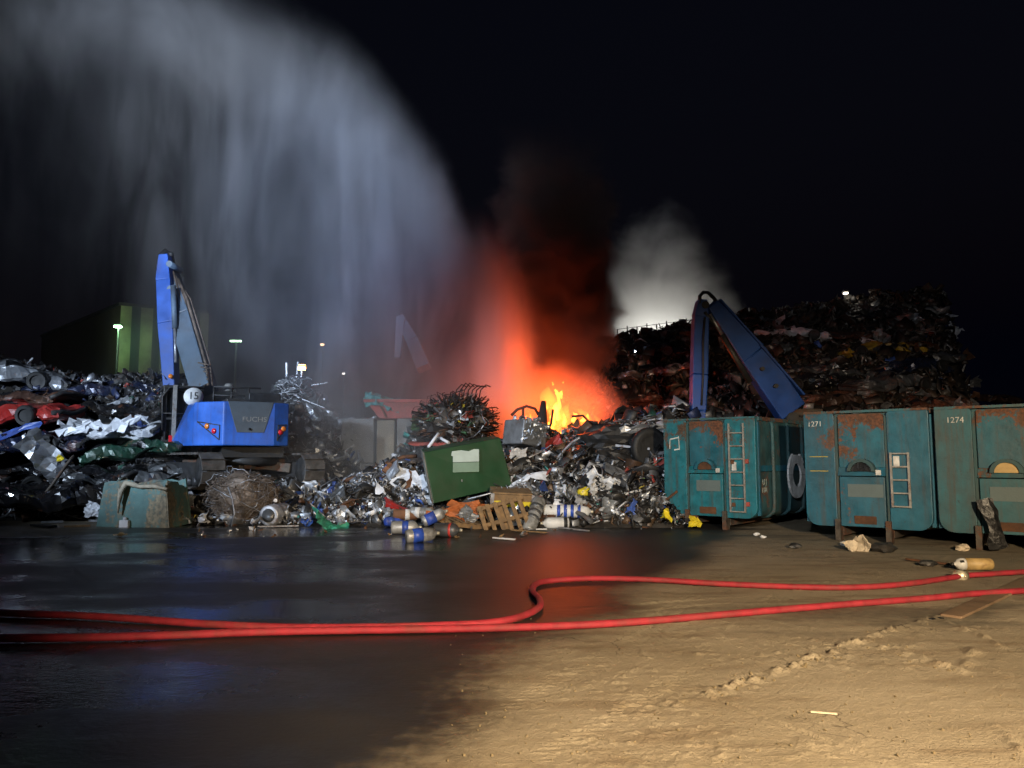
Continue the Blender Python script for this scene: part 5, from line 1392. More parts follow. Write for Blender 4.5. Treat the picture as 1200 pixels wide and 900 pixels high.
# ------------------------------------------------------------------ teal roll-off containers
AC = R(-40)
def panel_poly(x0, x1, z0, z1, rl=0, rr=0, tl=.03, tr=.03):
    P = []
    def arc(cx, cz, r, a0, a1, n=6):
        for i in range(n + 1):
            a = R(a0 + (a1 - a0) * i / n); P.append((cx + r * math.cos(a), cz + r * math.sin(a)))
    arc(x0 + max(rl, .02), z0 + max(rl, .02), max(rl, .02), 180, 270)
    arc(x1 - max(rr, .02), z0 + max(rr, .02), max(rr, .02), 270, 360)
    arc(x1 - tr, z1 - tr, tr, 0, 90); arc(x0 + tl, z1 - tl, tl, 90, 180)
    return P
def container(label, corner, ladder, number, mats, arch_fill, side_ring=False):
    t = thing('roll_off_container', label, 'container', corner, (0, 0, AC), 'teal roll-off containers in a row')
    W, zb, H, L = 2.42, .28, 2.63, 6.2
    a, b = .66, 1.62
    # tub
    mb = MB(); mb.prism(panel_poly(.03, W - .03, zb, H - .02, .22, .22), .10, L); mb.build('body', M['teal_dark'], t)
    mb = MB(); mb.prism(panel_poly(0, a - .03, zb, H, .26, .02, .03, .06), 0, .12); mb.build('end_panel', M[mats[0]], t, bevel=.012)
    mb = MB(); mb.prism(panel_poly(b + .04, W, zb, H, .02, .26, .06, .03), -.03, .12); mb.build('end_panel', M[mats[2]], t, bevel=.012)
    mb = MB(); mb.prism(panel_poly(a + .04, b - .03, 1.5, H - .03, .02, .02, .05, .09), .03, .12); mb.build('hook_panel', M[mats[1]], t, bevel=.01)
    # folded ledge: slopes out below the hook pocket
    mb = MB(); mb.add([(a + .03, .03, 1.5), (b - .02, .03, 1.5), (b - .02, -.05, 1.33), (a + .03, -.05, 1.33), (a + .03, .12, 1.5), (b - .02, .12, 1.5), (b - .02, .12, 1.33), (a + .03, .12, 1.33)],
                      [(0, 1, 2, 3), (7, 6, 5, 4), (0, 4, 5, 1), (1, 5, 6, 2), (2, 6, 7, 3), (3, 7, 4, 0)]); mb.build('ledge', M[mats[0]], t)
    mb = MB(); mb.prism(panel_poly(a + .05, b - .04, zb + .02, 1.31), -.02, .12); mb.build('lower_panel', M[mats[0]], t, bevel=.01)
    mb = MB(); mb.box(((a + b) / 2 + .05, -.035, zb + .16), (.42, .02, .16)); mb.build('patch_plate', M['rust'], t)
    # hook pocket: an arched hood over a dark hollow
    cx, cz, ro = (a + b) / 2 + .02, 1.42, .27
    A_ = [(cx + ro * math.cos(R(180 - 15 * i)), cz + ro * .95 * math.sin(R(180 - 15 * i))) for i in range(13)]
    mb = MB()
    I_ = [(cx + (ro - .07) * math.cos(R(180 - 15 * i)), cz + (ro - .07) * .95 * math.sin(R(180 - 15 * i))) for i in range(13)]
    for i in range(12): mb.prism([A_[i], A_[i + 1], I_[i + 1], I_[i]], -.12, .03)
    hd = mb.build('hook_hood', M[mats[3]], t)
    mb = MB(); mb.prism(I_, -.07 if arch_fill != 'near_black' else -.056, .03); mb.build('pocket_fill', M[arch_fill], hd)  # solid plug; the black one paints in the shade of a recess
    # long members with feet, top rail, corner rails
    for x in (a, b + .01):
        mb = MB(); mb.box((x, .06, 1.45), (.05, .10, 2.2)); mb.build('post', M['teal_dark'], t)
        mb = MB(); mb.box((x, .0, .22), (.10, .20, .44)); mb.box((x, 3.1, .18), (.10, 5.9, .18)); mb.build('skid', M['steel_dirty'], t)
    for x in (a, b): 
        mb = MB(); mb.lathe([(0, -.06), (.14, -.06), (.15, -.03), (.15, .03), (.14, .06), (0, .06)], 16, 0, 'x', (x, L - .5, .15)); mb.build('roller', M['rust'], t)
    mb = MB(); mb.box((W / 2, .07, H + .02), (W - .02, .16, .05)); 
    for x in (.05, W - .05): mb.box((x, L / 2 + .1, H + .0), (.12, L - .2, .09))
    mb.build('top_rail', M['teal_dirty'], t)
    # side ribs
    for sx, xs in ((-1, .02), (1, W - .02)):
        for i in range(6):
            y = .95 + 1.0 * i
            mb = MB(); mb.tube([(xs + sx * .02, y, H - .05), (xs + sx * .05, y, H - .15), (xs + sx * .05, y, .62), (xs + sx * .03, y, .42), (xs - sx * .10, y, .31), (xs - sx * .3, y, .28)], .05, 8); mb.build('rib', M['teal_dark'], t)
        mb = MB(); mb.box((xs + sx * .015, L / 2, 1.45), (.05, L - .3, .14)); mb.box((xs + sx * .01, .14, 1.45), (.07, .08, 2.2)); mb.build('side_rail', M['teal'], t)
    # ladder
    lx0, lx1, lz0, lz1, n, off = ladder
    mb = MB()
    for x in (lx0, lx1): mb.bar((x, -.10, lz0), (x, -.10, lz1), .04, .03)
    for i in range(n):
        z = lz0 + .02 + (lz1 - lz0 - off) * i / (n - 1); mb.bar((lx0, -.105, z), (lx1, -.105, z), .035, .028)
    for x in (lx0, lx1):
        for z in (lz0 + .1, lz1 - .1): mb.bar((x, -.10, z), (x, -.03, z), .03)
    ld = mb.build('ladder', M['ladder'], t)
    MB().box((lx0 + .09, -.045, 1.50 if n > 5 else lz1 - .17), (.11, .02, .2)).build('tag_plate', M['white'], t)
    MB().box((b - .14, -.062, 1.40), (.10, .02, .10)).build('tag_plate', M['white'], t)
    MB().box((cx + .05, -.027, 1.03), (.62 if side_ring else .68, .012, .26)).build('blank_plate', M['paper'], t)
    if number: lettering('lettering', number, .155, M['white'], t, (number_x.get(number, .25), -.004, 2.41))
    return t
number_x = {'1271': .24, '1274': .36}
def corner(px, Y): p = at(px, 540, Y); return (p.x, Y, 0)
c2 = container('middle teal container marked 1271 with short ladder', corner(943, 16.55), (1.73, 2.05, .72, 1.80, 5, .04), '1271', ('teal', 'teal_rusty', 'teal', 'teal_dark'), 'near_black')
for z in (1.42, 1.72): MB().box((.30, -.003, z), (.38, .006, .014)).build('yellow_line', M['yellow_mark'], c2)
p2 = Vector(c2.location) + Matrix.Rotation(AC, 3, 'Z') @ Vector((2.52, -.02, 0))
c3 = container('dirty teal container marked 1274 with a tan-filled hook arch, cut by the frame', p2, (1.73, 2.05, .72, 1.80, 5, .04), '1274', ('teal_dirty', 'teal_rusty', 'teal_dirty', 'teal_dark'), 'bottle_tan')
mb = MB(); v, f = crumple(.95, .34, 71, folds=2, amp=.03, maxang=25, thick=.02); mb.add(v, f)
M3 = Vector(c3.location) + Matrix.Rotation(AC, 3, 'Z') @ Vector((.92, -.28, .5))
tag(mb.build('bent_plate', M['near_black'], loc=M3, rot=(R(85), R(78), AC)), 'black bent plate leaning on the dirty teal container', 'plate')
c1 = container('rusty teal container with tall ladder and ribbed side beside the scrap heap', corner(778, 19.6), (1.80, 2.16, .42, 2.52, 7, .25), None, ('teal_flaking', 'teal_rusty', 'teal_flaking', 'teal_rusty'), 'rust', True)
mb = MB()
for p, q in (((.20, 2.17), (.42, 2.21)), ((.19, 2.17), (.18, 1.93)), ((.43, 2.24), (.45, 1.90)), ((.30, 1.90), (.44, 1.92))): mb.bar((p[0], -.006, p[1]), (q[0], -.006, q[1]), .01, .03)
mb.build('chalk_square', M['white_clean'], c1)
for z in (1.62, .62): MB().box((2.20, -.05, z), (.10, .06, .10)).build('hinge', M['red_dull'], c1); MB().box((1.86, -.05, z - .02), (.07, .05, .09)).build('hinge', M['rust'], c1)
W_ = 2.42
for s_, z, sz in (('U J', 1.12, .2), ('1171', .93, .17)):
    lettering('lettering', s_, sz, M['paper_white'], c1, (W_ - .02, .50, z), (R(90), 0, R(90)))
ring = MB()
for i in range(22):
    a0, a1 = R(360 * i / 22), R(360 * (i + .93) / 22)
    if 4 <= i <= 6 or i in (1,): k = .75
    else: k = 1
    ri, ro = .30, .30 + .29 * k
    P = [(ri * math.cos(a0), ri * math.sin(a0)), (ro * math.cos(a0), ro * math.sin(a0)), (ro * math.cos(a1), ro * math.sin(a1)), (ri * math.cos(a1), ri * math.sin(a1))]
    ring.prism(P, 0, .05, 'x')
c1m = Matrix.Translation(c1.location) @ Matrix.Rotation(AC, 4, 'Z')
o = ring.build('hose_ring', M['white_clean'], loc=c1m @ Vector((W_ + .09, 2.25, 1.27)), rot=(0, 0, AC))
tag(o, 'white segmented ring hanging on the ribbed side of the rusty teal container', 'ring')
# red container edge behind
RC = thing('red_container', 'faded red container edge showing between the scrap and the rusty teal container', 'container', (at(769, 600, 20.6).x, 20.9, 0), (0, 0, AC))
mb = MB(); mb.prism(panel_poly(0, 1.2, .15, 1.72, .05, .05), 0, 2.5); mb.build('body', M['red_dull'], RC, bevel=.02)
mb = MB(); mb.box((.1, -.03, .9), (.1, .06, 1.5)); mb.build('rib', M['red_dull'], RC)

# ------------------------------------------------------------------ hoses, cylinder, small things on the yard
def smooth(pts, n=14):
    P = [pts[0]] + pts + [pts[-1]]; out = []
    for i in range(1, len(P) - 2):
        p0, p1, p2_, p3 = P[i - 1:i + 3]
        for j in range(n):
            t = j / n
            out.append(.5 * ((2 * p1) + (p2_ - p0) * t + (2 * p0 - 5 * p1 + 4 * p2_ - p3) * t * t + (3 * p1 - p0 - 3 * p2_ + p3) * t ** 3))
    return out + [P[-2]]
HA = [(-60, 712), (0, 716), (110, 720), (240, 729), (330, 733), (420, 733.5), (520, 731), (575, 727.5), (612, 721), (632, 710), (630, 700), (622, 691), (629, 682), (655, 677.5), (700, 676), (760, 677), (850, 682), (930, 685.5), (1000, 686), (1060, 682), (1125, 673)]
HB = [(1127, 673), (1200, 668.5), (1290, 663)]
HC = [(-60, 747), (0, 746), (100, 745), (200, 742.5), (300, 739), (400, 737), (500, 735), (640, 732), (740, 727), (850, 718.5), (930, 711), (1000, 705.5), (1080, 699), (1140, 694), (1200, 690), (1290, 683)]
hr = .043
jh = random.Random(5)
def hose_pts(lst, z=hr):
    return smooth([gp(x + jh.uniform(-3, 3), y + 2.0 + jh.uniform(-.35, .35), z) for x, y in lst])
A_ = [Vector((-13.0, 9.6, hr)), Vector((-11.0, 8.9, hr)), Vector((-8.5, 8.6, hr))] + hose_pts(HA)
ht = thing('fire_hose', 'red fire hose with pale coupling making an S-bend on the yard', 'fire hose', (0, 0, 0))
mb = MB(); mb.tube(A_, hr, 14, flat=.86); mb.build('hose', M['hose'], ht)
mb = MB(); mb.tube(hose_pts(HB) + [Vector((12.5, 14.2, hr)), Vector((16.0, 15.6, hr)), Vector((20, 16, hr))], hr, 14, flat=.86); mb.build('hose', M['hose'], ht)
g = gp(1126, 675, hr); g2 = gp(1135, 674.3, hr); dd = (g2 - g).normalized()
mb = MB(); mb.tube([g - dd * .10, g - dd * .05, g - dd * .045, g + dd * .04, g + dd * .045, g + dd * .1], [.056, .058, .082, .082, .06, .056], 14)
for s_ in (-1, 1): mb.tube([g + Vector((0, s_ * .07, .0)), g + Vector((.02, s_ * .1, .01))], .02, 6)
mb.build('coupling', M['brass'], ht)
hs = MB(); hs.tube([Vector((-13.0, 6.2, hr)), Vector((-10.0, 6.9, hr)), Vector((-7.5, 7.15, hr))] + hose_pts(HC) + [Vector((11.5, 11.6, hr)), Vector((15.5, 12.6, hr)), Vector((20, 13, hr))], hr, 14, flat=.86)
o = hs.build('fire_hose', M['hose']); tag(o, 'red fire hose running straight across the whole yard nearest the viewer', 'fire hose')
cy = thing('gas_cylinder', 'tan gas cylinder with a white shoulder lying before the dirty teal container', 'gas bottle', gp(1141, 661, .09), (0, 0, R(180)))
cy.scale = (.72, .72, .72)
MB().lathe([(.06, -.38), (.11, -.37), (.125, -.33), (.125, .2)], 20, 0, 'x').build('cylinder', M['bottle_tan'], cy)
MB().lathe([(.126, .2), (.124, .27), (.10, .34), (.05, .38), (.03, .40), (.03, .43)], 20, 0, 'x').build('shoulder', M['white_clean'], cy)
MB().lathe([(.025, .42), (.035, .43), (.035, .46), (.015, .48)], 10, 0, 'x').build('valve', M['dark'], cy)
MB().box((.29, .085, .06), (.08, .04, .05), rot=(.5, 0, 0)).build('mark', M['black'], cy)
mb = MB(); mb.add(*crumple(.55, .42, 81, folds=4, amp=.06, n=10, thick=.02)); o = mb.build('rag', M['rag'], loc=gp(1005, 640, .09), rot=(.5, .1, .2)); tag(o, 'cream rag crumpled on the ground beneath the middle teal container', 'rag')
for px, py, s_, mt, nm, lb in ((989, 637, .07, 'white_clean', 'plastic_scrap', 'tiny white scrap beside the cream rag'), (1036, 642, .18, 'dark', 'metal_chunk', 'dark chunk on the ground under the ladder of the middle container'), (932, 640, .10, 'dark', 'metal_chunk', 'dark chunk on the sand left of the cream rag'),
                               (894, 629, .06, 'white_clean', 'plastic_scrap', 'small white scrap before the ribbed container side'), (887, 626, .06, 'white_clean', 'plastic_scrap', 'white pebble-like scrap nearest the ribbed container corner'), (1128, 642, .11, 'rag', 'paper_scrap', 'pale paper scrap behind the tan gas cylinder'), (1087, 660, .10, 'dark', 'metal_chunk', 'dark lump at the end of the thin bar before the tan cylinder')):
    o = lump(s_, int(px), (1.2, .9, .6), .25, 2).build(nm, M[mt], loc=gp(px, py, s_ * .4)); tag(o, lb, 'scrap')
mb = MB(); mb.bar(gp(1062, 655, .03), gp(1112, 661, .03), .05, .03); tag(mb.build('metal_bar', M['rust']), 'thin rusty bar on the sand leading to the tan gas cylinder', 'bar')
mb = MB(); mb.bar(gp(950, 834, .012), gp(981, 836.5, .012), .012, .01); tag(mb.build('white_stick', M['rag']), 'small pale stick alone on the sand in the foreground', 'stick')
# brown steel plate across the drain joint
P = [gp(1102, 722.5), gp(1127, 726), gp(1215, 684), gp(1200, 678)]
mb = MB(); slab(mb, [p + Vector((0, 0, .030)) for p in P], (0, 0, 1), .028); tag(mb.build('steel_plate', M['plank'], bevel=.004), 'flat brown plate lying on the sand under the straight hose', 'plate')
for px, py in ((1092, 726), (1101, 725)):
    o = lump(.03, px, (1.6, .8, .6), .2, 2).build('clod', M['near_black'], loc=gp(px, py, .015)); tag(o, 'dark clod at the end of the brown plate', 'clod', 'dark clods by the brown plate')
cr = random.Random(12)
clods = [lump(1, q, (1, .8, .6), .25, 2).mesh('clod', surf('mud_clod', (.19, .145, .08), .9, 0, .3, 5, bump=.4) if q == 1 else M['soil']) for q in (1,)]
def clod(px, py, s_, lb, gr):
    o = link('mud_clod', clods[0]); p = gp(px, py, s_ * .35); o.location = p; o.scale = (s_, s_, s_); o.rotation_euler = (cr.uniform(0, 3), cr.uniform(0, 3), cr.uniform(0, 3)); tag(o, lb, 'clod', gr)
for _ in range(110):
    t = cr.random(); q = cr.choice([((840, 812), (1080, 731)), ((840, 812), (1080, 731)), ((1042, 762), (1130, 789))])
    clod(q[0][0] + (q[1][0] - q[0][0]) * t + cr.gauss(0, 6), q[0][1] + (q[1][1] - q[0][1]) * t + cr.gauss(0, 4), cr.uniform(.007, .02), 'tan mud clod in the crumbling ridge on the sand', 'mud clods along the ridge')
for _ in range(180):
    clod(cr.uniform(520, 1195), cr.uniform(720, 895), cr.uniform(.004, .011), 'tiny mud crumb scattered over the sand in the foreground', 'mud crumbs on the sand')

# ------------------------------------------------------------------ hall, lamps, fence
hall = thing('industrial_hall', 'long pale hall with green and dark vertical stripes beyond the car heap', 'building', (-31, 60, 0))
zt = 13.8
cr_ = [(-47.0 + 31, 16.0), (0, 0), (5.6, 3.5), (-10.4, 19.5)]
m_ = MB(); n = len(cr_)
m_.prism([(x, y) for x, y in cr_], 0, zt, 'z'); m_.build('wall', surf('brown_cladding', (.085, .055, .035), .7, 0, .3, .4, dirt=.3), hall)
a, b = Vector((0, 0, 0)), Vector((5.6, 3.5, 0)); d_ = (b - a); nrm = Vector((d_.y, -d_.x, 0)).normalized()
cl_l = surf('pale_green_cladding', (.26, .28, .15), .6, 0, .35, .5, dirt=.5); cl_d = surf('dark_green_cladding', (.035, .06, .055), .6, 0, .25, .5, dirt=.4)
u = 0.0; i = 0
while u < .999:
    w_ = min((.12, .10, .135, .09, .11, .12)[i % 6], 1 - u)
    p, q = a + d_ * u + nrm * .06, a + d_ * (u + w_) + nrm * .06
    mb = MB(); mb.add([p, q, q + Vector((0, 0, zt - .02)), p + Vector((0, 0, zt - .02)), p - nrm * .05, q - nrm * .05, q - nrm * .05 + Vector((0, 0, zt - .02)), p - nrm * .05 + Vector((0, 0, zt - .02))],
                      [(0, 1, 2, 3), (7, 6, 5, 4), (0, 4, 5, 1), (1, 5, 6, 2), (2, 6, 7, 3), (3, 7, 4, 0)])
    mb.build('light_stripe' if i % 2 == 0 else 'dark_stripe', cl_l if i % 2 == 0 else cl_d, hall)
    u += w_; i += 1
mb = MB(); mb.prism([(x * 1.005 - .1, y * 1.005 - .1) for x, y in cr_], zt, zt + .25, 'z'); mb.build('roof', M['dark'], hall)
def lamp_post(label, px, py, Y, col, strength, power, head=(.42, .35, .14), base_z=0):
    p = at(px, py, Y)
    t = thing('lamp_post', label, 'street lamp', (p.x, p.y, base_z))
    h = p.z - base_z
    MB().tube([(0, 0, 0), (0, 0, h)], [.12, .07], 10).build('pole', M['dark'], t)
    MB().box((0, -.1, h + .05), (head[0] + .1, head[1] + .1, .12)).build('lamp_head', M['dark'], t)
    MB().box((0, -.12, h - .05), head).build('lamp', glow('lamp_glow', tuple(c ** 1.6 for c in col), strength * .12), t)
    l = bpy.data.lights.new('lamp_light', 'POINT'); l.energy = power; l.color = col; l.shadow_soft_size = .3
    lo = bpy.data.objects.new('lamp_light', l); COL.objects.link(lo); lo.parent = t; lo.location = (0, -1.2, h - .5)
    return t
lamp_post('street lamp on a tall pole shining green-white against the striped hall', 139, 382, 58, (.58, 1.0, .62), 900, 230)
lamp_post('greenish floodlight on a pole glimmering through the mist behind the excavator boom', 277, 399, 58, (.70, 1.0, .72), 40, 22, (.8, .3, .14))
lamp_post('orange street lamp glowing beyond the pale pile', 354, 430, 62, (1.0, .62, .28), 300, 150, (.55, .4, .4))
lamp_post('small distant orange lamp higher than the orange street lamp', 378, 403, 75, (1.0, .75, .5), 40, 10, (.3, .3, .25))
lamp_post('tiny distant white lamp low beside the misty handler', 403, 437, 70, (1.0, .95, .9), 30, 8, (.22, .2, .2))
lamp_post('small white lamp on the crest of the dark scrap mountain', 990, 343, 47.5, (1.0, .92, .8), 40, 12, (.22, .25, .13), 9.5)

# fence on the mountain's crest
A_, B_ = at(726, 383, 48), at(820, 371, 48)
fc = thing('wire_fence', 'thin post and wire fence along the crest against the pale smoke', 'fence', (A_.x, 49, A_.z - 1.0))
n = 9
for i in range(n):
    p = A_.lerp(B_, i / (n - 1)) - Vector(fc.location)
    MB().bar((p.x, 0, p.z - 1.2), (p.x, 0, p.z + (.15 if i % 2 else .02)), .07).build('post', M['dark'], fc)
mb = MB()
for dz in (0, -.45, -.9): mb.tube([(0, -.05, 1.0 + dz), (B_.x - A_.x, -.05, B_.z - A_.z + 1.0 + dz)], .02, 5)
mb.build('wire', M['dark'], fc)

# ------------------------------------------------------------------ fire
FX, FY = 1.5, 26.0
fire = thing('fire', 'bright orange and yellow fire burning on top of the scrap heap', 'fire', (FX, FY, 2.4))
def flame_mat(name, col, s):
    m, k, out = newmat(name)
    e = k.node('ShaderNodeEmission'); e.inputs[0].default_value = (*col, 1); e.inputs[1].default_value = s
    k.l.new(e.outputs[0], out.inputs['Volume'])
    return m
FM = flame_mat('flame_core', (1.0, .36, .035), FLAME)
FM2 = flame_mat('flame_outer', (1.0, .17, .015), FLAME * .16)
fr_ = random.Random(4)
def flame(px, py0, py1, wpx, mat=FM, Y=FY):
    a, b = at(px, py0, Y), at(px, py1, Y); w = wpx / 900 * Y / 2
    h = b.z - a.z; mb = MB(); n, m = 12, 12; ph = fr_.uniform(0, 6)
    V = []; Fs = []
    for i in range(m):
        t = i / (m - 1)
        r = w * (math.sin(math.pi * (t ** .75)) ** .8 * .95 + .03) * (1 + .25 * math.sin(9 * t + ph))
        cx = w * .8 * math.sin(5 * t + ph) * t; cy = w * .5 * math.cos(4 * t + ph) * t
        for q in range(n):
            an = 2 * math.pi * q / n; rr = r * (1 + .2 * math.sin(3 * an + ph + 4 * t))
            V.append((a.x - FX + cx + rr * math.cos(an), Y - FY + cy + rr * math.sin(an), a.z - 2.4 + h * t))
    for i in range(m - 1):
        for q in range(n): Fs.append((i * n + q, i * n + (q + 1) % n, (i + 1) * n + (q + 1) % n, (i + 1) * n + q))
    Fs += [tuple(reversed(range(n))), tuple((m - 1) * n + q for q in range(n))]
    mb.add(V, Fs, 0, True); mb.build('flame', mat, fire)
for f in ((653, 494, 470, 7), (655, 482, 456, 5), (658, 468, 456, 4.5), (652, 463, 455, 4), (645, 505, 494, 7), (649, 500, 480, 6), (625, 500, 494, 6), (683, 495, 488, 6), (690, 499, 493, 4), (676, 488, 484, 5), (712, 482, 478, 3), (604, 508, 500, 4), (560, 482, 478, 5), (567, 486, 482, 4), (660, 512, 505, 7), (668, 508, 503, 4), (617, 500, 486, 5), (621, 494, 484, 3), (672, 497, 482, 5), (690, 496, 484, 4.5), (697, 497, 488, 4), (704, 495, 487, 3), (640, 482, 473, 3.5), (661, 500, 484, 4), (608, 502, 492, 3), (648, 452, 447, 2.5), (660, 450, 446, 2), (560, 474, 469, 3.5), (567, 478, 474, 3), (712, 474, 470, 2.5), (696, 480, 477, 2)): flame(*f)
for f in ((650, 515, 452, 26), (628, 515, 488, 18), (682, 512, 478, 22), (610, 515, 490, 14), (665, 516, 470, 18), (700, 510, 486, 12)): flame(*f, mat=FM2, Y=FY + .5)
for nm, pts, r_, lb in (('charred_post', [at(634, 520, 25.5), at(635, 498, 25.5), at(637, 470, 25.6)], [.24, .2, .08], 'dark charred post standing upright in the fire'),
                        ('bent_pipe', [at(599, 487, 25.5), at(606, 480, 25.5), at(617, 476, 25.6), at(627, 479, 25.6), at(631, 486, 25.6)], .05, 'dark pipe bowed like an arch in front of the fire'),
                        ('bent_pipe', [at(613, 477, 25.6), at(613, 512, 25.5)], .045, 'thin dark upright under the bowed pipe in the fire'),
                        ('bent_pipe', [at(641, 510, 25.4), at(646, 495, 25.4), at(648, 480, 25.5)], .04, 'thin dark rod leaning beside the charred post'),
                        ('bent_pipe', [at(670, 488, 25.5), at(683, 487, 25.5), at(696, 500, 25.4)], .04, 'dark twisted bar before the flames past the charred post')):
    mb = MB(); mb.tube(pts, r_, 8); tag(mb.build(nm, M['char']), lb, 'post' if nm == 'charred_post' else 'pipe')

# ------------------------------------------------------------------ water, steam and smoke as lit volumes
def vol_box(name, label, lo, hi, mat, step=None):
    mb = MB(); c = [(a + b) / 2 for a, b in zip(lo, hi)]; s = [b - a for a, b in zip(lo, hi)]
    mb.box(c, s); o = mb.build(name, mat); tag(o, label, None, None, 'stuff')
    return o
def vol_mat(name, col, aniso, dens, step=1.0):
    """dens(k, pos, x, y, z) -> density socket"""
    m, k, out = newmat(name)
    pos = k.node('ShaderNodeNewGeometry').outputs['Position']
    sp = k.node('ShaderNodeSeparateXYZ'); k.l.new(pos, sp.inputs[0])
    d = dens(k, pos, *sp.outputs)
    v = k.node('ShaderNodeVolumePrincipled')
    v.inputs['Color'].default_value = (*col, 1); v.inputs['Anisotropy'].default_value = aniso
    k.l.new(d, v.inputs['Density'])
    k.l.new(v.outputs[0], out.inputs['Volume'])
    m.cycles.volume_step_rate = step
    return m

def d_spray(k, pos, x, y, z):
    big = k.m('SUBTRACT', k.noise(k.scalevec(pos, (1, .6, 1)), .32, 3, .55), .5)
    fine = k.m('SUBTRACT', k.noise(pos, 1.5, 3, .6), .5)
    xw = k.m('ADD', x, k.m('ADD', k.m('MULTIPLY', big, 1.1), k.m('MULTIPLY', fine, .5)))
    xn = k.lin(xw, -24, 2)
    pts = [(-24, 20.2), (-18, 20.6), (-13, 20.2), (-9.9, 19.0), (-6, 16.8), (-3.6, 14.3), (-1.9, 11.2), (-.8, 8.2), (0.1, 4.8), (1.0, 2.0), (2, 0)]
    ze = k.m('MULTIPLY', k.curve(xn, [((a + 24) / 26, b / 22) for a, b in pts]), 22)
    dz = k.m('SUBTRACT', ze, z)
    edge = k.ss(dz, -.2, k.lin(x, -14, -1, 3.2, 5.2))
    fall = k.m('POWER', 2.718, k.m('MULTIPLY', k.m('DIVIDE', k.m('MAXIMUM', dz, 0), k.lin(x, -15, -3, 4.5, 20.0)), -1.0))
    st = k.noise(k.scalevec(pos, (.95, .5, .12)), 1.0, 4, .62, .9)
    st2 = k.noise(k.scalevec(pos, (.26, .2, .08), (3.7, 0, 0)), 1.0, 3, .55)
    curt = k.m('MULTIPLY', k.ss(st, .40, .66), k.m('ADD', .15, k.m('MULTIPLY', k.ss(st2, .38, .62), 1.25)))
    near = k.ss(dz, 5.5, 0.8)                         # the jet itself, before it breaks into curtains
    cloud = k.ss(k.noise(pos, .45, 3, .6), .25, .65)
    body = k.m('ADD', k.m('MULTIPLY', near, k.m('ADD', .45, k.m('MULTIPLY', cloud, .75))), k.m('ADD', k.m('MULTIPLY', curt, .85), k.lin(x, -14, -4, .12, .38)))
    lowf = k.m('MULTIPLY', k.ss(z, .6, 4.0), k.m('ADD', .35, k.m('MULTIPLY', k.ss(k.noise(k.scalevec(pos, (.30, .3, .16), (9.1, 0, 2.0)), 1.0, 3, .6, .8), .36, .64), 1.1)))
    yt = k.m('MULTIPLY', k.ss(y, 24.6, 25.8), k.ss(y, 29.4, 28.0))
    tot = k.m('MULTIPLY', k.m('MULTIPLY', edge, fall), k.m('MULTIPLY', body, k.m('MULTIPLY', yt, lowf)))
    veil = k.m('MULTIPLY', k.m('MULTIPLY', k.ss(x, -12.5, -7.5), k.ss(x, -1.2, -3.2)), k.m('MULTIPLY', k.ss(z, 8.5, 1.5), k.ss(y, 21.2, 23.2)))
    veil = k.m('MULTIPLY', veil, k.m('MULTIPLY', k.ss(y, 29.4, 28.0), k.m('ADD', .25, k.m('MULTIPLY', k.ss(k.noise(pos, .6, 2, .6, .4), .35, .65), .9))))
    return k.m('ADD', k.m('MULTIPLY', tot, SPRAY), k.m('MULTIPLY', veil, VEIL))
vol_box('water_spray', 'great arc of pale water spray falling towards the fire', (-24, 21.2, .05), (1.6, 29.4, 21), vol_mat('spray_drops', (.97, .985, 1.0), .35, d_spray, 1.4))

def d_steam(k, pos, x, y, z):
    n = k.noise(pos, .7, 4, .6, .2); nst = k.noise(k.scalevec(pos, (1.3, .8, .12), (5.3, 0, 0)), 1.0, 4, .6, .6)
    # falling column left of the fire
    zc = k.m('SUBTRACT', z, 3.0)
    cx = k.m('SUBTRACT', -.22, k.m('MULTIPLY', k.m('MULTIPLY', zc, zc), .018))
    dx = k.m('DIVIDE', k.m('SUBTRACT', x, cx), k.lin(z, 3, 10, .72, .70))
    col = k.m('POWER', 2.718, k.m('MULTIPLY', k.m('MULTIPLY', dx, dx), -1.0))
    col = k.m('MULTIPLY', col, k.m('MULTIPLY', k.m('ADD', .6, k.m('MULTIPLY', k.ss(nst, .3, .7), .8)), k.ss(z, 10.6, 5.0)))
    # billow round the flames
    bx = k.m('DIVIDE', k.m('SUBTRACT', x, 1.8), 2.35); bz = k.m('DIVIDE', k.m('SUBTRACT', z, 3.2), 1.9); by = k.m('DIVIDE', k.m('SUBTRACT', y, 27.6), 1.5)
    r2 = k.m('ADD', k.m('MULTIPLY', bx, bx), k.m('ADD', k.m('MULTIPLY', bz, bz), k.m('MULTIPLY', by, by)))
    ball = k.ss(k.m('ADD', r2, k.m('MULTIPLY', k.m('SUBTRACT', n, .5), 1.5)), 1.25, .35)
    tot = k.m('ADD', k.m('MULTIPLY', col, 1.45), k.m('MULTIPLY', ball, .50))
    yt = k.m('MULTIPLY', k.ss(y, 24.9, 25.9), k.ss(y, 29.6, 28.4))
    return k.m('MULTIPLY', k.m('MULTIPLY', tot, yt), STEAM)
vol_box('steam', 'steam and spray glowing orange around the fire', (-3.2, 24.9, 1.2), (4.9, 29.6, 12.6), vol_mat('steam', (1.0, .93, .88), .2, d_steam, 1.0))

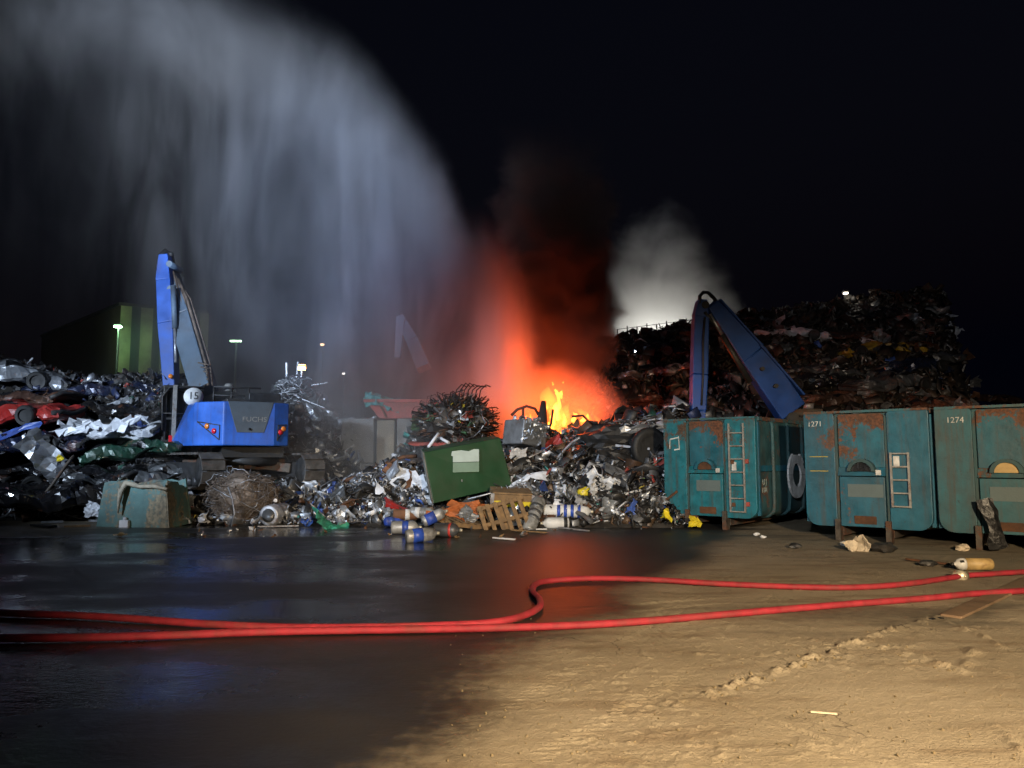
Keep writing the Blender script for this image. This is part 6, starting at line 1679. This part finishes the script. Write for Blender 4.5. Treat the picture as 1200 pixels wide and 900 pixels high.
def d_smoke(k, pos, x, y, z):
    n = k.noise(pos, .55, 5, .62, .3); n2 = k.noise(pos, .22, 2, .5)
    pts = [(2, 1.7), (4.5, 2.1), (6.0, 2.5), (8, 2.4), (10.5, 1.9), (14, 1.4), (18, .8)]
    cx = k.m('MULTIPLY', k.curve(k.lin(z, 2, 18), [((a - 2) / 16, b / 4) for a, b in pts]), 4)
    w = k.lin(z, 3.5, 9, 1.0, 2.3)
    dx = k.m('DIVIDE', k.m('SUBTRACT', x, cx), w); dy = k.m('DIVIDE', k.m('SUBTRACT', y, 29.8), 1.8)
    r2 = k.m('ADD', k.m('MULTIPLY', dx, dx), k.m('MULTIPLY', dy, dy))
    s = k.ss(k.m('ADD', r2, k.m('MULTIPLY', k.m('SUBTRACT', n, .5), 3.6)), 1.1, .35)
    return k.m('MULTIPLY', k.m('MULTIPLY', s, k.m('MULTIPLY', k.ss(z, 4.0, 6.2), k.ss(z, 15, 6))), SMOKE)
vol_box('smoke', 'black smoke column rising from the fire', (-2.6, 27.6, 3.6), (6.6, 32.0, 17), vol_mat('black_smoke', (.22, .17, .145), .1, d_smoke, 1.2))

def d_white(k, pos, x, y, z):
    n = k.noise(pos, .20, 5, .6, .4)
    dx = k.m('DIVIDE', k.m('SUBTRACT', x, 11.6), 5.2); dz = k.m('DIVIDE', k.m('SUBTRACT', z, 12.6), 8.5)
    r2 = k.m('ADD', k.m('MULTIPLY', dx, dx), k.m('MULTIPLY', dz, dz))
    s = k.ss(k.m('ADD', r2, k.m('MULTIPLY', k.m('SUBTRACT', n, .5), 3.4)), 1.1, -.1)
    return k.m('MULTIPLY', s, WHITE)
vol_box('smoke', 'pale smoke drifting behind the mountain crest, lit from behind it', (4.5, 58, 4), (20, 66, 24), vol_mat('pale_smoke', (.95, .95, .93), .0, d_white, 1.5))

# ------------------------------------------------------------------ light
def lamp(name, typ, loc_, target, energy, col, size=.3, cone=None, blend=.3):
    l = bpy.data.lights.new(name, typ); l.energy = energy; l.color = col
    if typ in ('POINT', 'SPOT'): l.shadow_soft_size = size
    if cone: l.spot_size = R(cone); l.spot_blend = blend
    o = bpy.data.objects.new(name, l); COL.objects.link(o); o.location = loc_
    if target is not None: o.rotation_euler = (Vector(target) - Vector(loc_)).to_track_quat('-Z', 'Y').to_euler()
    return o
# the brigade's warm floodlight behind and to the right of the viewer
wl = lamp('warm_floodlight', 'SPOT', (3.4, -3.2, 3.9), (5.2, 6.4, 0.0), WARM, (1.0, .77, .49), .2, 58, .5)
wl.scale = (1.85, 1.0, 1.0)
# the cool floodlight mast off to the left
cl = lamp('cool_floodlight', 'SPOT', (-17.0, 4.0, 7.5), (-7.6, 23.0, 3.0), COOL, (.66, .80, 1.0), .35, 28, 1.0)
cl.scale = (2.2, 1.0, 1.0)
lamp('blue_beacon', 'SPOT', (-7.0, 8.0, 1.2), (-6.6, 27.0, 10), BEACON, (.30, .50, 1.0), .3, 33, 1.0)
ce = lamp('centre_floodlight', 'SPOT', (-3.0, -6.0, 6.0), (1.6, 21.0, 1.0), CENTRE, (.84, .92, 1.0), .3, 20, 1.0)
ce.scale = (2.3, 1.0, 1.0)
lamp('mountain_fill_light', 'SPOT', (2.0, -4.0, 6.5), (22.5, 44.0, 7.5), MOUNT, (.95, .95, 1.0), .3, 22, 1.0)  # added spot without a known source, lifts the dark scrap mountain
lamp('spray_floodlight', 'SPOT', (-13.5, 1.5, 7.5), (-10.3, 27, 14.2), SPRAYL, (.68, .79, 1.0), .35, 45, .85)
# the fire's own light, with points added above the flames to redden the steam
for q, (p, e) in enumerate((((1.5, 27.4, 3.8), .75), ((.3, 27.2, 3.2), .3), ((2.7, 27.5, 3.4), .65), ((1.0, 28.6, 3.4), .4), ((2.2, 28.6, 3.2), .4), ((.2, 28.6, 5.4), .5), ((-.3, 28.2, 3.8), .5), ((1.6, 28.4, 4.6), .25))):
    lamp('fire_and_fill_light', 'POINT', p, None, FIRE * e, (1.0, .10, .012), .8)
# floodlight beyond the crest
lamp('yard_floodlight', 'POINT', (11.8, 60.5, 9.6), None, BACK, (1.0, .97, .90), .5)

# night sky and a trace of moon
w = bpy.data.worlds.new('World'); SC.world = w; w.use_nodes = True
k = NT(w.node_tree); w.node_tree.nodes.clear()
o_ = k.node('ShaderNodeOutputWorld'); bg = k.node('ShaderNodeBackground'); sky = k.node('ShaderNodeTexSky')
sky.sky_type = 'NISHITA'; sky.sun_disc = False; sky.sun_elevation = R(-4.0); sky.sun_rotation = R(230); sky.altitude = 50
k.l.new(k.mix(.75, sky.outputs[0], (.0018, .0024, .0075)), bg.inputs[0]); bg.inputs[1].default_value = SKY
k.l.new(bg.outputs[0], o_.inputs[0])
sun = bpy.data.lights.new('moon', 'SUN'); sun.energy = 0.004; sun.angle = R(.5); sun.color = (.8, .88, 1.0)
so = bpy.data.objects.new('moon', sun); COL.objects.link(so); so.rotation_euler = (R(50), 0, R(-130))

# ------------------------------------------------------------------ render settings
SC.view_settings.view_transform = 'Standard'; SC.view_settings.look = 'None'
SC.view_settings.exposure = 0; SC.view_settings.gamma = 1; SC.view_settings.use_curve_mapping = False
cy_ = SC.cycles
cy_.use_denoising = True
try: cy_.denoiser = 'OPENIMAGEDENOISE'
except Exception: pass
cy_.max_bounces = 5; cy_.diffuse_bounces = 2; cy_.glossy_bounces = 3; cy_.transmission_bounces = 2; cy_.volume_bounces = 1; cy_.transparent_max_bounces = 32
cy_.volume_step_rate = 1.0; cy_.volume_max_steps = 128
cy_.use_adaptive_sampling = True; cy_.adaptive_threshold = 0.03
cy_.sample_clamp_indirect = 10.0
cy_.caustics_reflective = False; cy_.caustics_refractive = False
